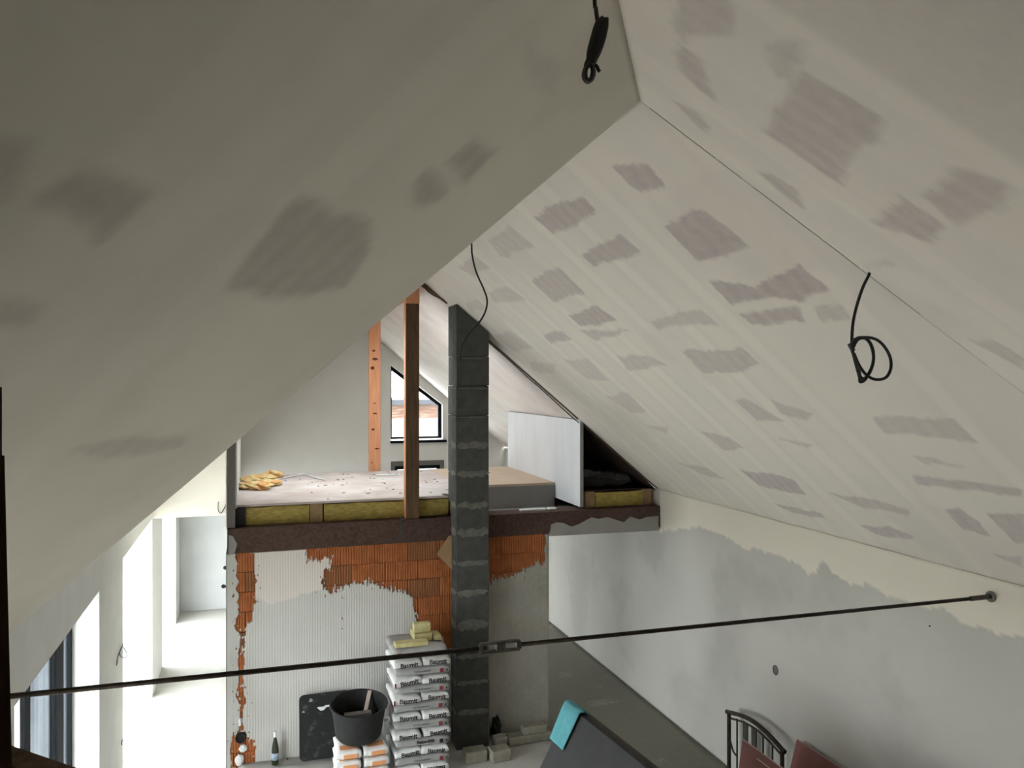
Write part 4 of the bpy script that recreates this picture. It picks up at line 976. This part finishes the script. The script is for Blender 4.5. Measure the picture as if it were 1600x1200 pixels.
lean_board(1160,1155,4.93,1.5,'taller reddish plasterboard sheet leaning in front of the rattan bench', .16)
lean_board(1181,1185,4.72,1.3,'shorter reddish plasterboard sheet in front, nearest the middle of the room', .16)

# ------------------------------------------------------------------ the near loft and its dark rail
sE = 1.75
def rotp(s, a, z): return (rx*s+ry*a, ry*s-rx*a, z)      # s along the near ridge, a across
m = MB().hexa([rotp(s,a,-1.85) for s,a in ((-4.2,-3.7),(-4.2,3.8),(sE,3.8),(sE,-3.7))], [rotp(s,a,-1.6) for s,a in ((-4.2,-3.7),(-4.2,3.8),(sE,3.8),(sE,-3.7))])
build('floor_near_loft', m, M['chip'], kind='structure')
rl = empty('dark_railing', (-.5,1.7,-1.6), label='dark timber post and rail out of focus at the lower left edge', cat='railing')
a1 = atD(7,712,1.5); a0 = atD(19,1200,1.5); w_ = .12; lft = np.array([-c_*w_, s_*w_, 0]); bk = np.array([-.03, .052, 0]); a00 = a0+(a0-a1)*((-1.6-a0[2])/(a0[2]-a1[2]))
build('post', MB().hexa([a00, a00+lft, a00+lft+bk, a00+bk], [a1, a1+lft, a1+lft+bk, a1+bk]), M['woodd'], rl)
b1 = atD(3,605,1.56); b0 = atD(4,1200,1.56); b00 = np.array([b0[0], b0[1], -1.6])
build('batten', MB().hexa([b00, b00+lft*.5, b00+lft*.5+bk*.5, b00+bk*.5], [b1, b1+lft*.5, b1+lft*.5+bk*.5, b1+bk*.5]), M['woodd'], rl)
r0 = onZ(10,1162,-.79); r1 = onZ(126,1202,-.79); dr = r1-r0; A_ = r0-dr*1.2; B_ = r1+dr*1.5
bk2 = np.array([-.02,-.06,0])
build('rail', MB().hexa([A_-(0,0,.07), B_-(0,0,.07), B_-(0,0,.07)+bk2, A_-(0,0,.07)+bk2], [A_, B_, B_+bk2, A_+bk2]), M['woodd'], rl)
build('rail_post', MB().box(B_[0]-.05,B_[0]+.0,B_[1]-.08,B_[1]-.03,-1.6,-.86), M['woodd'], rl)

# ------------------------------------------------------------------ outside
nbg = empty('neighbour_building', (9,33,Zf-.2), label='low building with grey roof edge and red brick band outside the gable window', cat='building')
build('wall', MB().box(2,18,33,36,Zf-.2,-1.55), M['nwall'], nbg); build('brick_band', MB().box(1.9,18.1,32.95,36,-1.55,-.98), M['nbrick'], nbg); build('roof_edge', MB().box(1.7,18.3,32.6,36,-.98,-.78), M['nroof'], nbg)
